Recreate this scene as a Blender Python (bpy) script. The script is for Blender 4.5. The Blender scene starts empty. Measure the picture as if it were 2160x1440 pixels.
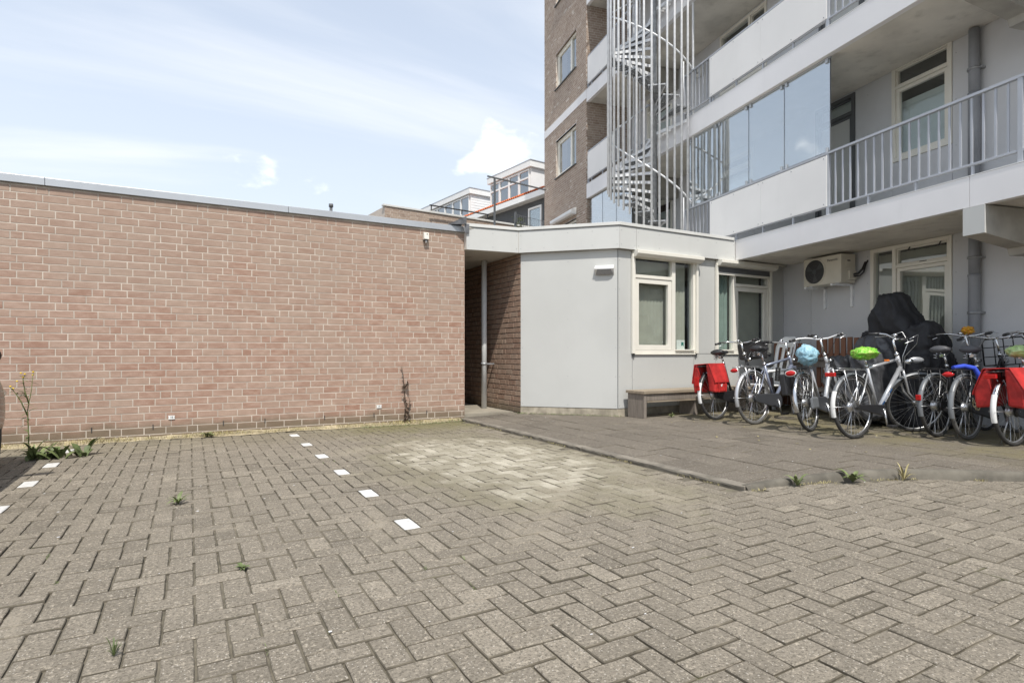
import bpy, math, random
from mathutils import Vector, Matrix, noise
random.seed(7)
R_ = math.radians
scene = bpy.context.scene
col = scene.collection

# ------------------------------------------------------------------ camera
YAW = 29.2
cam_d = bpy.data.cameras.new('camera'); cam = bpy.data.objects.new('camera', cam_d); col.objects.link(cam)
cam.location = (0, 0, 1.0)
cam.rotation_euler = (R_(90), 0, R_(-YAW))
cam_d.sensor_width = 36.0
cam_d.lens = 36.0 * 1215.0 / 2160.0
cam_d.shift_y = 24.0 / 2160.0
cam_d.clip_start = 0.05; cam_d.clip_end = 2000
scene.camera = cam

# ------------------------------------------------------------------ light
SUN = Vector((0.35, 1.0, -1.634)).normalized()          # direction in which the light travels
sun_d = bpy.data.lights.new('sun', 'SUN'); sun = bpy.data.objects.new('sun', sun_d); col.objects.link(sun)
sun_d.energy = 3.3; sun_d.angle = R_(0.6); sun_d.color = (1.0, 0.955, 0.89)
sun.rotation_euler = SUN.to_track_quat('-Z', 'Y').to_euler()
sun.location = (-6, -18, 30)
elev = math.asin(-SUN.z)
az = math.atan2(-SUN.x, -SUN.y)                          # from +Y towards +X

world = bpy.data.worlds.new('World'); scene.world = world; world.use_nodes = True
wn = world.node_tree; wn.nodes.clear()
def WN(t, **k):
    n = wn.nodes.new(t)
    for a, b in k.items(): setattr(n, a, b)
    return n
def WL(a, b): wn.links.new(a, b)
def Wmath(op, a, b=None, c=None, clamp=False):
    n = WN('ShaderNodeMath', operation=op, use_clamp=clamp)
    for i, v in enumerate((a, b, c)):
        if v is None: continue
        if isinstance(v, (int, float)): n.inputs[i].default_value = v
        else: WL(v, n.inputs[i])
    return n.outputs[0]
out = WN('ShaderNodeOutputWorld'); bg = WN('ShaderNodeBackground')
sky = WN('ShaderNodeTexSky', sky_type='NISHITA', sun_disc=False)
sky.sun_elevation = elev; sky.sun_rotation = az
sky.altitude = 0; sky.air_density = 1.0; sky.dust_density = 0.7; sky.ozone_density = 1.0
bg.inputs['Strength'].default_value = 0.15
tc = WN('ShaderNodeTexCoord')
sep = WN('ShaderNodeSeparateXYZ'); WL(tc.outputs['Generated'], sep.inputs[0])
zz = Wmath('MAXIMUM', sep.outputs['Z'], 0.0)
den = Wmath('ADD', zz, 0.16)
px = Wmath('DIVIDE', sep.outputs['X'], den); py = Wmath('DIVIDE', sep.outputs['Y'], den)
comb = WN('ShaderNodeCombineXYZ'); WL(px, comb.inputs[0]); WL(py, comb.inputs[1])
mp = WN('ShaderNodeMapping'); mp.inputs['Rotation'].default_value = (0, 0, R_(38)); mp.inputs['Scale'].default_value = (0.42, 1.5, 1); mp.inputs['Location'].default_value = (2.7, 0.2, 0)
WL(comb.outputs[0], mp.inputs[0])
n1 = WN('ShaderNodeTexNoise'); n1.inputs['Scale'].default_value = 1.0; n1.inputs['Detail'].default_value = 7; n1.inputs['Roughness'].default_value = 0.52; n1.inputs['Distortion'].default_value = 0.7
WL(mp.outputs[0], n1.inputs['Vector'])
r1 = WN('ShaderNodeMapRange', interpolation_type='SMOOTHSTEP'); r1.inputs[1].default_value = 0.45; r1.inputs[2].default_value = 0.72
WL(n1.outputs['Fac'], r1.inputs[0])
# thin veil that thickens towards the horizon
veil = WN('ShaderNodeMapRange'); veil.inputs[1].default_value = 0.0; veil.inputs[2].default_value = 0.50; veil.inputs[3].default_value = 0.95; veil.inputs[4].default_value = 0.58
WL(sep.outputs['Z'], veil.inputs[0])
m1 = Wmath('MULTIPLY', r1.outputs[0], 0.62)

# cumulus heaps low over the roofs (a band of heaped clouds all round the horizon)
n2 = WN('ShaderNodeTexNoise'); n2.inputs['Scale'].default_value = 3.3; n2.inputs['Detail'].default_value = 8; n2.inputs['Roughness'].default_value = 0.5
mp2 = WN('ShaderNodeMapping'); mp2.inputs['Location'].default_value = (4.3, 2.4, 0.4); mp2.inputs['Scale'].default_value = (1, 1, 1.5); mp2.inputs['Rotation'].default_value = (0, 0, R_(24.3))
WL(tc.outputs['Generated'], mp2.inputs[0]); WL(mp2.outputs[0], n2.inputs['Vector'])
hz = WN('ShaderNodeMapRange'); hz.inputs[1].default_value = 0.30; hz.inputs[2].default_value = 0.52; hz.inputs[3].default_value = -0.035; hz.inputs[4].default_value = -0.22
WL(sep.outputs['Z'], hz.inputs[0])
ssum = Wmath('ADD', n2.outputs['Fac'], hz.outputs[0])
r2 = WN('ShaderNodeMapRange', interpolation_type='SMOOTHSTEP'); r2.inputs[1].default_value = 0.535; r2.inputs[2].default_value = 0.60
WL(ssum, r2.inputs[0])
def Wmix(f, a, b):
    m_ = WN('ShaderNodeMix', data_type='RGBA'); WL(f, m_.inputs[0])
    for i, v in ((6, a), (7, b)):
        if isinstance(v, tuple): m_.inputs[i].default_value = v
        else: WL(v, m_.inputs[i])
    return m_
hazy = Wmix(veil.outputs[0], sky.outputs[0], (4.45, 4.80, 5.25, 1))
cirr = Wmix(m1, hazy.outputs[2], (5.7, 5.8, 5.95, 1))
mix = Wmix(r2.outputs[0], cirr.outputs[2], (7.6, 7.7, 7.9, 1))
WL(mix.outputs[2], bg.inputs['Color']); WL(bg.outputs[0], out.inputs[0])

scene.view_settings.view_transform = 'Standard'; scene.view_settings.look = 'None'
scene.view_settings.exposure = 0.45; scene.view_settings.gamma = 1.0
scene.view_settings.use_curve_mapping = False
scene.render.engine = 'CYCLES'

# ------------------------------------------------------------------ materials
def new_mat(name):
    m = bpy.data.materials.new(name); m.use_nodes = True
    nt = m.node_tree; b = nt.nodes['Principled BSDF']
    return m, nt, b
def N(nt, t, **k):
    n = nt.nodes.new(t)
    for a, b in k.items(): setattr(n, a, b)
    return n
def L(nt, a, b): nt.links.new(a, b)
def rgba(c): return (c[0], c[1], c[2], 1)
def mathn(nt, op, a, b=None, clamp=False):
    n = N(nt, 'ShaderNodeMath', operation=op, use_clamp=clamp)
    for i, v in enumerate((a, b)):
        if v is None: continue
        if isinstance(v, (int, float)): n.inputs[i].default_value = v
        else: L(nt, v, n.inputs[i])
    return n.outputs[0]
def mixc(nt, f, a, b):
    n = N(nt, 'ShaderNodeMix', data_type='RGBA')
    for i, v in ((0, f), (6, a), (7, b)):
        if isinstance(v, (int, float)): n.inputs[i].default_value = v
        elif isinstance(v, tuple): n.inputs[i].default_value = rgba(v)
        else: L(nt, v, n.inputs[i])
    return n.outputs[2]
def noise_n(nt, scale, detail=4, rough=0.55, vec=None, dist=0):
    n = N(nt, 'ShaderNodeTexNoise'); n.inputs['Scale'].default_value = scale; n.inputs['Detail'].default_value = detail
    n.inputs['Roughness'].default_value = rough; n.inputs['Distortion'].default_value = dist
    if vec is None:
        g = N(nt, 'ShaderNodeNewGeometry'); vec = g.outputs['Position']
    L(nt, vec, n.inputs['Vector']); return n.outputs['Fac']
def ramp(nt, f, lo, hi, a=0.0, b=1.0):
    n = N(nt, 'ShaderNodeMapRange', interpolation_type='SMOOTHSTEP')
    L(nt, f, n.inputs[0])
    for i, v in ((1, lo), (2, hi), (3, a), (4, b)): n.inputs[i].default_value = v
    return n.outputs[0]
def bump(nt, b, h, strength=0.4, dist=0.01):
    n = N(nt, 'ShaderNodeBump'); n.inputs['Strength'].default_value = strength; n.inputs['Distance'].default_value = dist
    L(nt, h, n.inputs['Height']); L(nt, n.outputs[0], b.inputs['Normal'])

def simple(name, c, rough=0.5, metal=0.0, var=0.08, vscale=3.0, bmp=0.0, bscale=60, spec=0.5, dirt=0.0, dirtc=(0.12, 0.11, 0.09), dscale=1.3):
    m, nt, b = new_mat(name)
    f = noise_n(nt, vscale, 5)
    lo = tuple(x * (1 - var) for x in c); hi = tuple(min(1, x * (1 + var)) for x in c)
    cc = mixc(nt, ramp(nt, f, 0.3, 0.7), lo, hi)
    if dirt:
        g = N(nt, 'ShaderNodeNewGeometry'); mpn = N(nt, 'ShaderNodeMapping'); mpn.inputs['Scale'].default_value = (1, 1, 0.25)
        L(nt, g.outputs['Position'], mpn.inputs[0])
        d = noise_n(nt, dscale * 3, 6, 0.6, mpn.outputs[0])
        cc = mixc(nt, ramp(nt, d, 0.5, 0.8, 0, dirt), cc, dirtc)
    L(nt, cc, b.inputs['Base Color'])
    b.inputs['Roughness'].default_value = rough; b.inputs['Metallic'].default_value = metal
    b.inputs['Specular IOR Level'].default_value = spec
    if bmp: bump(nt, b, noise_n(nt, bscale, 4), bmp, 0.004)
    return m

def mat_brick(name, c1, c2, c3, dirt_h=0.0, pale=0.0, island=False, rough=0.9, dark=0.0):
    m, nt, b = new_mat(name)
    if island:
        g = N(nt, 'ShaderNodeNewGeometry'); rnd = g.outputs['Random Per Island']
    else:
        g = N(nt, 'ShaderNodeObjectInfo'); rnd = g.outputs['Random']
    geo = N(nt, 'ShaderNodeNewGeometry')
    cr = N(nt, 'ShaderNodeValToRGB'); L(nt, rnd, cr.inputs[0])
    e = cr.color_ramp.elements; e[0].color = rgba(c1); e[1].color = rgba(c3); e[1].position = 1.0
    x = cr.color_ramp.elements.new(0.55); x.color = rgba(c2)
    x = cr.color_ramp.elements.new(0.90); x.color = rgba(tuple((c2[i] + c3[i]) / 2 for i in range(3)))
    col_ = cr.outputs[0]
    mpn = N(nt, 'ShaderNodeMapping'); mpn.inputs['Scale'].default_value = (1, 1, 2.6); L(nt, geo.outputs['Position'], mpn.inputs[0])
    f = noise_n(nt, 9, 6, 0.65, mpn.outputs[0])
    col_ = mixc(nt, ramp(nt, f, 0.35, 0.75, 0.0, 0.55), col_, tuple(min(1, v * 1.25 + 0.05) for v in c1))
    f2 = noise_n(nt, 130, 3, 0.6)
    col_ = mixc(nt, ramp(nt, f2, 0.55, 0.75, 0.0, 0.35), col_, tuple(v * 0.55 for v in c1))
    sp = N(nt, 'ShaderNodeSeparateXYZ'); L(nt, geo.outputs['Position'], sp.inputs[0])
    if pale:
        big = noise_n(nt, 0.9, 3, 0.5)
        pz = ramp(nt, sp.outputs['Z'], 1.0, 2.6, 0.0, 1.0)
        pf = mathn(nt, 'MULTIPLY', ramp(nt, mathn(nt, 'ADD', mathn(nt, 'MULTIPLY', pz, 0.35), big), 0.45, 0.8), pale)
        col_ = mixc(nt, pf, col_, (0.345, 0.275, 0.22))
    if dirt_h:
        dn = noise_n(nt, 3.5, 5, 0.6)
        hz_ = mathn(nt, 'SUBTRACT', sp.outputs['Z'], mathn(nt, 'MULTIPLY', dn, 0.22))
        df = ramp(nt, hz_, dirt_h - 0.13, dirt_h + 0.05, 0.80, 0.0)
        col_ = mixc(nt, df, col_, (0.15, 0.125, 0.085))
    L(nt, col_, b.inputs['Base Color']); b.inputs['Roughness'].default_value = rough; b.inputs['Specular IOR Level'].default_value = 0.25
    bump(nt, b, noise_n(nt, 70, 5, 0.7), 0.5, 0.004)
    return m

def sandmask(nt):
    """where wind and tyres have left sand over stones and joints alike"""
    geo = N(nt, 'ShaderNodeNewGeometry')
    res = None
    for (cx, cy, rot_, rx, ry) in ((1.95, 3.05, 40, .16, .75), (2.35, 3.55, 60, .18, .70), (0.95, 3.30, 75, .07, .35), (1.75, 5.9, 10, .22, .8), (2.9, 3.1, 70, .15, .6)):
        sub = N(nt, 'ShaderNodeVectorMath', operation='SUBTRACT'); L(nt, geo.outputs['Position'], sub.inputs[0]); sub.inputs[1].default_value = (cx, cy, 0)
        rt = N(nt, 'ShaderNodeMapping'); rt.inputs['Rotation'].default_value = (0, 0, R_(-rot_)); L(nt, sub.outputs[0], rt.inputs[0])
        sc_ = N(nt, 'ShaderNodeVectorMath', operation='MULTIPLY'); L(nt, rt.outputs[0], sc_.inputs[0]); sc_.inputs[1].default_value = (1 / ry, 1 / rx, 0)
        ln = N(nt, 'ShaderNodeVectorMath', operation='LENGTH'); L(nt, sc_.outputs[0], ln.inputs[0])
        m_ = ramp(nt, ln.outputs['Value'], 0.3, 1.5, 1.0, 0.0)
        res = m_ if res is None else mathn(nt, 'MAXIMUM', res, m_)
    n_ = noise_n(nt, 6, 6, 0.7, None, 1.0)
    a_ = mathn(nt, 'MULTIPLY', res, ramp(nt, n_, 0.38, 0.62, 0.15, 1.0))
    big = noise_n(nt, 1.15, 6, 0.7, None, 1.2)
    return mathn(nt, 'MAXIMUM', mathn(nt, 'MULTIPLY', a_, 0.85), ramp(nt, big, 0.58, 0.72, 0.0, 0.75))

def paver_like(name, base, patch=False, island=False, speck=1.0, moss=0.0, dark=1.0):
    m, nt, b = new_mat(name)
    geo = N(nt, 'ShaderNodeNewGeometry')
    if island: rnd = geo.outputs['Random Per Island']
    else: rnd = N(nt, 'ShaderNodeObjectInfo').outputs['Random']
    cr = N(nt, 'ShaderNodeValToRGB'); L(nt, rnd, cr.inputs[0])
    e = cr.color_ramp.elements
    e[0].color = rgba(tuple(v * 0.70 for v in base)); e[1].color = rgba(tuple(v * 1.30 for v in base))
    for p, k in ((0.10, 0.90), (0.5, 1.0), (0.9, 1.08)):
        x = e.new(p); x.color = rgba(tuple(v * k for v in base))
    c = cr.outputs[0]
    big = noise_n(nt, 0.8, 5, 0.6)
    c = mixc(nt, ramp(nt, big, 0.35, 0.7, 0.0, 0.45), c, tuple(v * 0.72 for v in base))
    g1 = noise_n(nt, 85, 5, 0.8)
    c = mixc(nt, ramp(nt, g1, 0.47, 0.62, 0.0, min(1, 0.72 * speck)), c, tuple(v * 0.40 for v in base))
    g2 = noise_n(nt, 60, 4, 0.8, None, 0.5)
    c = mixc(nt, ramp(nt, g2, 0.53, 0.66, 0.0, min(1, 0.70 * speck)), c, tuple(min(1, v * 1.9) for v in base))
    wear = noise_n(nt, 14, 5, 0.65)
    c = mixc(nt, ramp(nt, wear, 0.42, 0.70, 0.0, 0.40), c, tuple(v * 0.66 for v in base))
    vo = N(nt, 'ShaderNodeTexVoronoi'); vo.inputs['Scale'].default_value = 85; L(nt, geo.outputs['Position'], vo.inputs['Vector'])
    sp = mathn(nt, 'LESS_THAN', vo.outputs['Distance'], 0.22)
    sel = N(nt, 'ShaderNodeSeparateColor'); L(nt, vo.outputs['Color'], sel.inputs[0])
    s2 = mathn(nt, 'GREATER_THAN', sel.outputs[0], 0.70)
    c = mixc(nt, mathn(nt, 'MULTIPLY', mathn(nt, 'MULTIPLY', sp, s2), 0.75 * speck), c, (0.50, 0.46, 0.40))
    if patch:
        # pale sanded patch of newer stones and a greenish film at its edge
        sub = N(nt, 'ShaderNodeVectorMath', operation='SUBTRACT'); L(nt, geo.outputs['Position'], sub.inputs[0]); sub.inputs[1].default_value = (2.52, 4.72, 0)
        rot = N(nt, 'ShaderNodeMapping'); rot.inputs['Rotation'].default_value = (0, 0, R_(28)); rot.inputs['Scale'].default_value = (1 / 1.12, 1 / 2.0, 0.0)
        L(nt, sub.outputs[0], rot.inputs[0])
        ln = N(nt, 'ShaderNodeVectorMath', operation='LENGTH'); L(nt, rot.outputs[0], ln.inputs[0])
        wob = noise_n(nt, 1.6, 5, 0.6)
        dd = mathn(nt, 'ADD', ln.outputs['Value'], mathn(nt, 'MULTIPLY', mathn(nt, 'SUBTRACT', wob, 0.5), 1.3))
        film = ramp(nt, dd, 0.85, 1.25, 0.6, 0.0)
        fn = noise_n(nt, 5, 5, 0.65)
        c = mixc(nt, mathn(nt, 'MULTIPLY', film, ramp(nt, fn, 0.35, 0.6, 0.55, 1.0)), c, (0.225, 0.205, 0.135))
        # green algae near the wall
        sp3 = N(nt, 'ShaderNodeSeparateXYZ'); L(nt, geo.outputs['Position'], sp3.inputs[0])
        wy = mathn(nt, 'ADD', sp3.outputs['Y'], mathn(nt, 'MULTIPLY', fn, 1.2))
        alg = ramp(nt, wy, 7.0, 8.2, 0.0, 0.75)
        ax = ramp(nt, sp3.outputs['X'], 1.2, 2.2, 0.25, 1.0)
        c = mixc(nt, mathn(nt, 'MULTIPLY', alg, ax), c, (0.155, 0.145, 0.06))
        # blown sand streaks
        c = mixc(nt, mathn(nt, 'MULTIPLY', sandmask(nt), ramp(nt, g1, 0.35, 0.6, 0.95, 0.55)), c, (0.335, 0.295, 0.232))
        core = ramp(nt, dd, 0.55, 0.85, 0.95, 0.0)
        lightc = mixc(nt, rnd, (0.31, 0.28, 0.215), (0.52, 0.48, 0.39))
        c = mixc(nt, mathn(nt, 'MULTIPLY', core, ramp(nt, fn, 0.40, 0.62, 1.0, 0.45)), c, lightc)
        c = mixc(nt, ramp(nt, g1, 0.50, 0.62, 0.0, 0.35), c, (0.13, 0.115, 0.085))
    if moss:
        mn = noise_n(nt, 2.2, 5, 0.65)
        sp3 = N(nt, 'ShaderNodeSeparateXYZ'); L(nt, geo.outputs['Position'], sp3.inputs[0])
        back = ramp(nt, sp3.outputs['X'], 5.6, 6.9, 0.0, 1.0)
        fr = mathn(nt, 'MULTIPLY', back, ramp(nt, mn, 0.36, 0.60, 0.15, moss))
        c = mixc(nt, fr, c, (0.185, 0.162, 0.085))
        ln2 = noise_n(nt, 14, 3, 0.5)
        c = mixc(nt, ramp(nt, ln2, 0.70, 0.76, 0.0, 0.5), c, (0.36, 0.33, 0.27))
    L(nt, c, b.inputs['Base Color']); b.inputs['Roughness'].default_value = 0.93; b.inputs['Specular IOR Level'].default_value = 0.2
    hh = mathn(nt, 'ADD', noise_n(nt, 160, 4, 0.75), mathn(nt, 'MULTIPLY', noise_n(nt, 22, 3), 0.7))
    bump(nt, b, hh, 0.75, 0.006)
    return m

def mat_glass(name, refl=0.30, tint=(0.85, 0.9, 0.88), ior=1.45):
    m = bpy.data.materials.new(name); m.use_nodes = True; nt = m.node_tree; nt.nodes.clear()
    o = N(nt, 'ShaderNodeOutputMaterial'); mx = N(nt, 'ShaderNodeMixShader')
    fr = N(nt, 'ShaderNodeLayerWeight'); fr.inputs['Blend'].default_value = 0.5
    f = mathn(nt, 'ADD', mathn(nt, 'MULTIPLY', mathn(nt, 'POWER', fr.outputs['Facing'], 4.0), 0.9), refl, clamp=True)
    tr = N(nt, 'ShaderNodeBsdfTransparent'); tr.inputs[0].default_value = rgba(tint)
    gl = N(nt, 'ShaderNodeBsdfGlossy'); gl.inputs['Roughness'].default_value = 0.015; gl.inputs['Color'].default_value = (0.92, 0.95, 0.97, 1)
    wv = noise_n(nt, 1.2, 2); bp = N(nt, 'ShaderNodeBump'); bp.inputs['Strength'].default_value = 0.05; bp.inputs['Distance'].default_value = 0.05
    L(nt, wv, bp.inputs['Height']); L(nt, bp.outputs[0], gl.inputs['Normal'])
    L(nt, f, mx.inputs[0]); L(nt, tr.outputs[0], mx.inputs[1]); L(nt, gl.outputs[0], mx.inputs[2]); L(nt, mx.outputs[0], o.inputs[0])
    return m

def mat_wood(name, c, c2, rough=0.8, scale=(1.5, 18, 18), light=0):
    m, nt, b = new_mat(name)
    t = N(nt, 'ShaderNodeTexCoord'); mpn = N(nt, 'ShaderNodeMapping'); mpn.inputs['Scale'].default_value = scale
    L(nt, t.outputs['Object'], mpn.inputs[0])
    f = noise_n(nt, 2.5, 6, 0.65, mpn.outputs[0], 0.4)
    cc = mixc(nt, ramp(nt, f, 0.3, 0.7), c, c2)
    st = noise_n(nt, 1.8, 4, 0.6)
    cc = mixc(nt, ramp(nt, st, 0.45, 0.75, 0, 0.5), cc, tuple(v * 0.5 for v in c))
    L(nt, cc, b.inputs['Base Color']); b.inputs['Roughness'].default_value = rough; b.inputs['Specular IOR Level'].default_value = 0.25
    bump(nt, b, f, 0.4, 0.003)
    return m

M = {}
M['ground'] = simple('ground_soil', (0.16, 0.14, 0.11), 0.95, var=0.2, bmp=0.5)
def joint_mat(name, c0, c1):
    m, nt, b = new_mat(name)
    f = noise_n(nt, 1.7, 6, 0.7); f2 = noise_n(nt, 16, 4, 0.7)
    c = mixc(nt, ramp(nt, f2, 0.35, 0.65), c0, tuple(v * 1.6 for v in c0))
    c = mixc(nt, ramp(nt, f, 0.42, 0.66, 0.0, 0.8), c, c1)
    c = mixc(nt, sandmask(nt), c, (0.32, 0.28, 0.215))
    ms = noise_n(nt, 2.6, 5, 0.7); c = mixc(nt, ramp(nt, ms, 0.60, 0.72, 0.0, 0.6), c, (0.10, 0.105, 0.045))
    L(nt, c, b.inputs['Base Color']); b.inputs['Roughness'].default_value = 0.97; bump(nt, b, f2, 0.6, 0.004)
    return m
M['joint_d'] = joint_mat('dark_joint_dirt', (0.078, 0.067, 0.049), (0.19, 0.165, 0.125))
M['joint'] = joint_mat('joint_sand', (0.095, 0.083, 0.060), (0.20, 0.175, 0.13))
M['paver'] = paver_like('concrete_paver', (0.262, 0.230, 0.183), patch=True, speck=1.25)
M['paver_far'] = paver_like('concrete_paver_far', (0.262, 0.230, 0.183), patch=True, island=True, speck=1.25)
M['slab'] = paver_like('pavement_slab', (0.185, 0.162, 0.132), moss=0.75, speck=1.0)
M['slab_far'] = paver_like('pavement_slab_far', (0.185, 0.162, 0.132), moss=0.75, island=True, speck=1.0)
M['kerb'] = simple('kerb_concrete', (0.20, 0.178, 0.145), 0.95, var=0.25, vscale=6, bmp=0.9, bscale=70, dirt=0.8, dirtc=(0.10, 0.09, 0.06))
M['kerb_side'] = simple('kerb_side', (0.13, 0.118, 0.095), 0.95, var=0.3, vscale=5, bmp=0.9, bscale=60)  # darker than the kerb top: dirt and the face's shade put into the colour
M['marker'] = simple('white_marking_stone', (0.62, 0.62, 0.60), 0.7, var=0.10, vscale=40, bmp=0.5, dirt=0.6, dirtc=(0.35, 0.32, 0.27), dscale=6)
M['brick'] = mat_brick('garage_brick', (0.370, 0.262, 0.202), (0.345, 0.222, 0.168), (0.305, 0.175, 0.125), dirt_h=0.10, pale=0.40)
M['brick_far'] = mat_brick('garage_brick_far', (0.370, 0.262, 0.202), (0.345, 0.222, 0.168), (0.305, 0.175, 0.125), dirt_h=0.10, pale=0.40, island=True)
M['mortar'] = simple('pale_mortar', (0.515, 0.455, 0.385), 0.95, var=0.16, vscale=5, bmp=0.5, bscale=150)
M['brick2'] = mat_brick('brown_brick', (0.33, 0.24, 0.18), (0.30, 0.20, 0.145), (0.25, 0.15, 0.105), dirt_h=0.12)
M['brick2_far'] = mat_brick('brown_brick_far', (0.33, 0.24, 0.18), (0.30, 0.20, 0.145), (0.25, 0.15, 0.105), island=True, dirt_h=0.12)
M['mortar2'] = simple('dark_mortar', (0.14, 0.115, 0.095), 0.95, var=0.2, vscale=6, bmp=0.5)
M['brick3'] = mat_brick('tower_brick', (0.36, 0.285, 0.225), (0.31, 0.235, 0.185), (0.25, 0.18, 0.14))
M['brick3_far'] = mat_brick('tower_brick_far', (0.36, 0.285, 0.225), (0.31, 0.235, 0.185), (0.25, 0.18, 0.14), island=True)
M['mortar3'] = simple('tower_mortar', (0.52, 0.46, 0.40), 0.95, var=0.1)
M['panel'] = simple('grey_cladding', (0.50, 0.505, 0.485), 0.55, var=0.04, vscale=0.8, spec=0.35, dirt=0.10, dirtc=(0.30, 0.29, 0.26), dscale=0.9)
M['panel_l'] = simple('pale_grey_cladding', (0.545, 0.55, 0.53), 0.5, var=0.03, vscale=0.8, spec=0.35, dirt=0.12, dirtc=(0.30, 0.29, 0.26), dscale=1.2)
M['wall_b'] = simple('grey_back_wall', (0.58, 0.585, 0.595), 0.75, var=0.05, vscale=1.2, spec=0.3)
M['fascia'] = simple('light_fascia', (0.80, 0.79, 0.79), 0.55, var=0.03, vscale=1.0, spec=0.4, dirt=0.10, dirtc=(0.33, 0.33, 0.33))
M['soffit'] = simple('concrete_soffit', (0.66, 0.63, 0.57), 0.9, var=0.16, vscale=1.3, bmp=0.2, dirt=0.4, dirtc=(0.2, 0.18, 0.14))
M['threshold'] = simple('threshold_concrete', (0.30, 0.27, 0.215), 0.92, var=0.2, bmp=0.4)
M['concrete'] = simple('rough_concrete', (0.36, 0.345, 0.31), 0.9, var=0.18, vscale=2.5, bmp=0.4)
M['plinth'] = simple('stained_plinth', (0.36, 0.32, 0.25), 0.95, var=0.3, vscale=7, bmp=0.5, dirt=0.85, dirtc=(0.12, 0.11, 0.07), dscale=2.0)
M['alu'] = simple('aluminium_coping', (0.46, 0.48, 0.50), 0.38, metal=0.35, var=0.06, vscale=1.5)
M['coping_w'] = simple('white_coping', (0.60, 0.60, 0.575), 0.45, var=0.05, vscale=2)
M['lead'] = simple('lead_flashing', (0.16, 0.165, 0.175), 0.55, metal=0.3, var=0.3, vscale=12, bmp=0.4, bscale=25)
M['cream'] = simple('cream_frame', (0.76, 0.735, 0.655), 0.4, var=0.03, vscale=3)
M['creamd'] = simple('cream_frame_shaded_side', (0.62, 0.58, 0.49), 0.45, var=0.03)
M['white'] = simple('white_paint', (0.78, 0.78, 0.76), 0.35, var=0.03)
M['blind'] = simple('vertical_blind', (0.40, 0.385, 0.33), 0.85, var=0.06, vscale=5)
M['blind_w'] = simple('white_blind', (0.72, 0.75, 0.76), 0.8, var=0.04)
M['curtain_g'] = simple('green_grey_curtain', (0.26, 0.32, 0.29), 0.8, var=0.1, vscale=6)
M['dark_room'] = simple('dark_interior', (0.07, 0.065, 0.055), 0.9, var=0.1)
M['frame_d'] = simple('dark_grey_frame', (0.10, 0.105, 0.11), 0.5, var=0.05)
M['rail'] = simple('painted_steel_rail', (0.42, 0.44, 0.475), 0.42, metal=0.15, var=0.06, vscale=4)
M['galv'] = simple('galvanised_steel', (0.78, 0.79, 0.80), 0.5, metal=0.10, var=0.10, vscale=10)
M['galv_d'] = simple('dull_galvanised_steel', (0.34, 0.35, 0.36), 0.5, metal=0.4, var=0.2, vscale=14)
M['rail_panel'] = simple('white_balcony_panel', (0.83, 0.815, 0.79), 0.6, var=0.03, vscale=1.0, dirt=0.10, dirtc=(0.5, 0.48, 0.44), dscale=1.2)
M['glass'] = mat_glass('window_glass', 0.07)
M['glass_f'] = mat_glass('gallery_window_glass', 0.20)
M['glass_b'] = mat_glass('balcony_glass', 0.42, (0.80, 0.83, 0.83))
M['glass_n'] = mat_glass('house_glass', 0.30)
M['black'] = simple('black_paint', (0.02, 0.02, 0.022), 0.38, var=0.1)
M['rubber'] = simple('tyre_rubber', (0.035, 0.034, 0.032), 0.85, var=0.25, vscale=20, bmp=0.3)
M['rubber_g'] = simple('grey_tyre_rubber', (0.10, 0.097, 0.09), 0.85, var=0.2, vscale=20, bmp=0.3)
M['chrome'] = simple('chrome', (0.66, 0.67, 0.68), 0.18, metal=1.0, var=0.05)
M['alloy'] = simple('brushed_alloy', (0.62, 0.63, 0.64), 0.32, metal=0.9, var=0.08, vscale=20)
M['silver'] = simple('silver_frame_paint', (0.50, 0.51, 0.53), 0.3, metal=0.5, var=0.04)
M['bluegrey'] = simple('blue_grey_frame_paint', (0.25, 0.28, 0.36), 0.3, metal=0.35, var=0.05)
M['blue'] = simple('blue_frame_paint', (0.03, 0.09, 0.22), 0.3, var=0.05)
M['darkgrey'] = simple('dark_grey_frame_paint', (0.06, 0.063, 0.07), 0.35, metal=0.2, var=0.1)
M['saddle'] = simple('black_vinyl', (0.03, 0.03, 0.032), 0.42, var=0.15, bmp=0.2)
M['saddle_g'] = simple('grey_vinyl', (0.075, 0.075, 0.08), 0.5, var=0.1, bmp=0.2)
M['red'] = simple('red_bag_fabric', (0.43, 0.022, 0.020), 0.62, var=0.3, vscale=9, bmp=0.9, bscale=14)
M['redlens'] = simple('red_reflector', (0.45, 0.012, 0.012), 0.12, var=0.1)
M['orange'] = simple('orange_reflector', (0.85, 0.22, 0.03), 0.25)
M['mud_w'] = simple('white_mudguard_tail', (0.75, 0.75, 0.73), 0.35)
M['mud_g'] = simple('grey_mudguard', (0.15, 0.16, 0.17), 0.35, var=0.1)
M['gold'] = simple('hardened_steel_chain', (0.52, 0.47, 0.33), 0.35, metal=0.8, var=0.1)
M['blue_cloth'] = simple('blue_cloth_sleeve', (0.03, 0.07, 0.50), 0.8, var=0.15, bmp=0.4)
M['wood_g'] = mat_wood('weathered_grey_wood', (0.27, 0.235, 0.20), (0.19, 0.165, 0.14), scale=(14, 14, 1.5))
M['wood_s'] = mat_wood('weathered_plank', (0.36, 0.30, 0.225), (0.24, 0.20, 0.15), scale=(1.5, 16, 16))
M['wood_b'] = mat_wood('brown_wood', (0.27, 0.135, 0.085), (0.19, 0.095, 0.06), scale=(14, 14, 1.5))
M['plastic_w'] = simple('white_plastic', (0.74, 0.75, 0.75), 0.35, var=0.03)
M['ac'] = simple('off_white_casing', (0.62, 0.585, 0.50), 0.45, var=0.05, vscale=4)
M['ac_d'] = simple('dark_grille', (0.055, 0.055, 0.055), 0.6)
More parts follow.
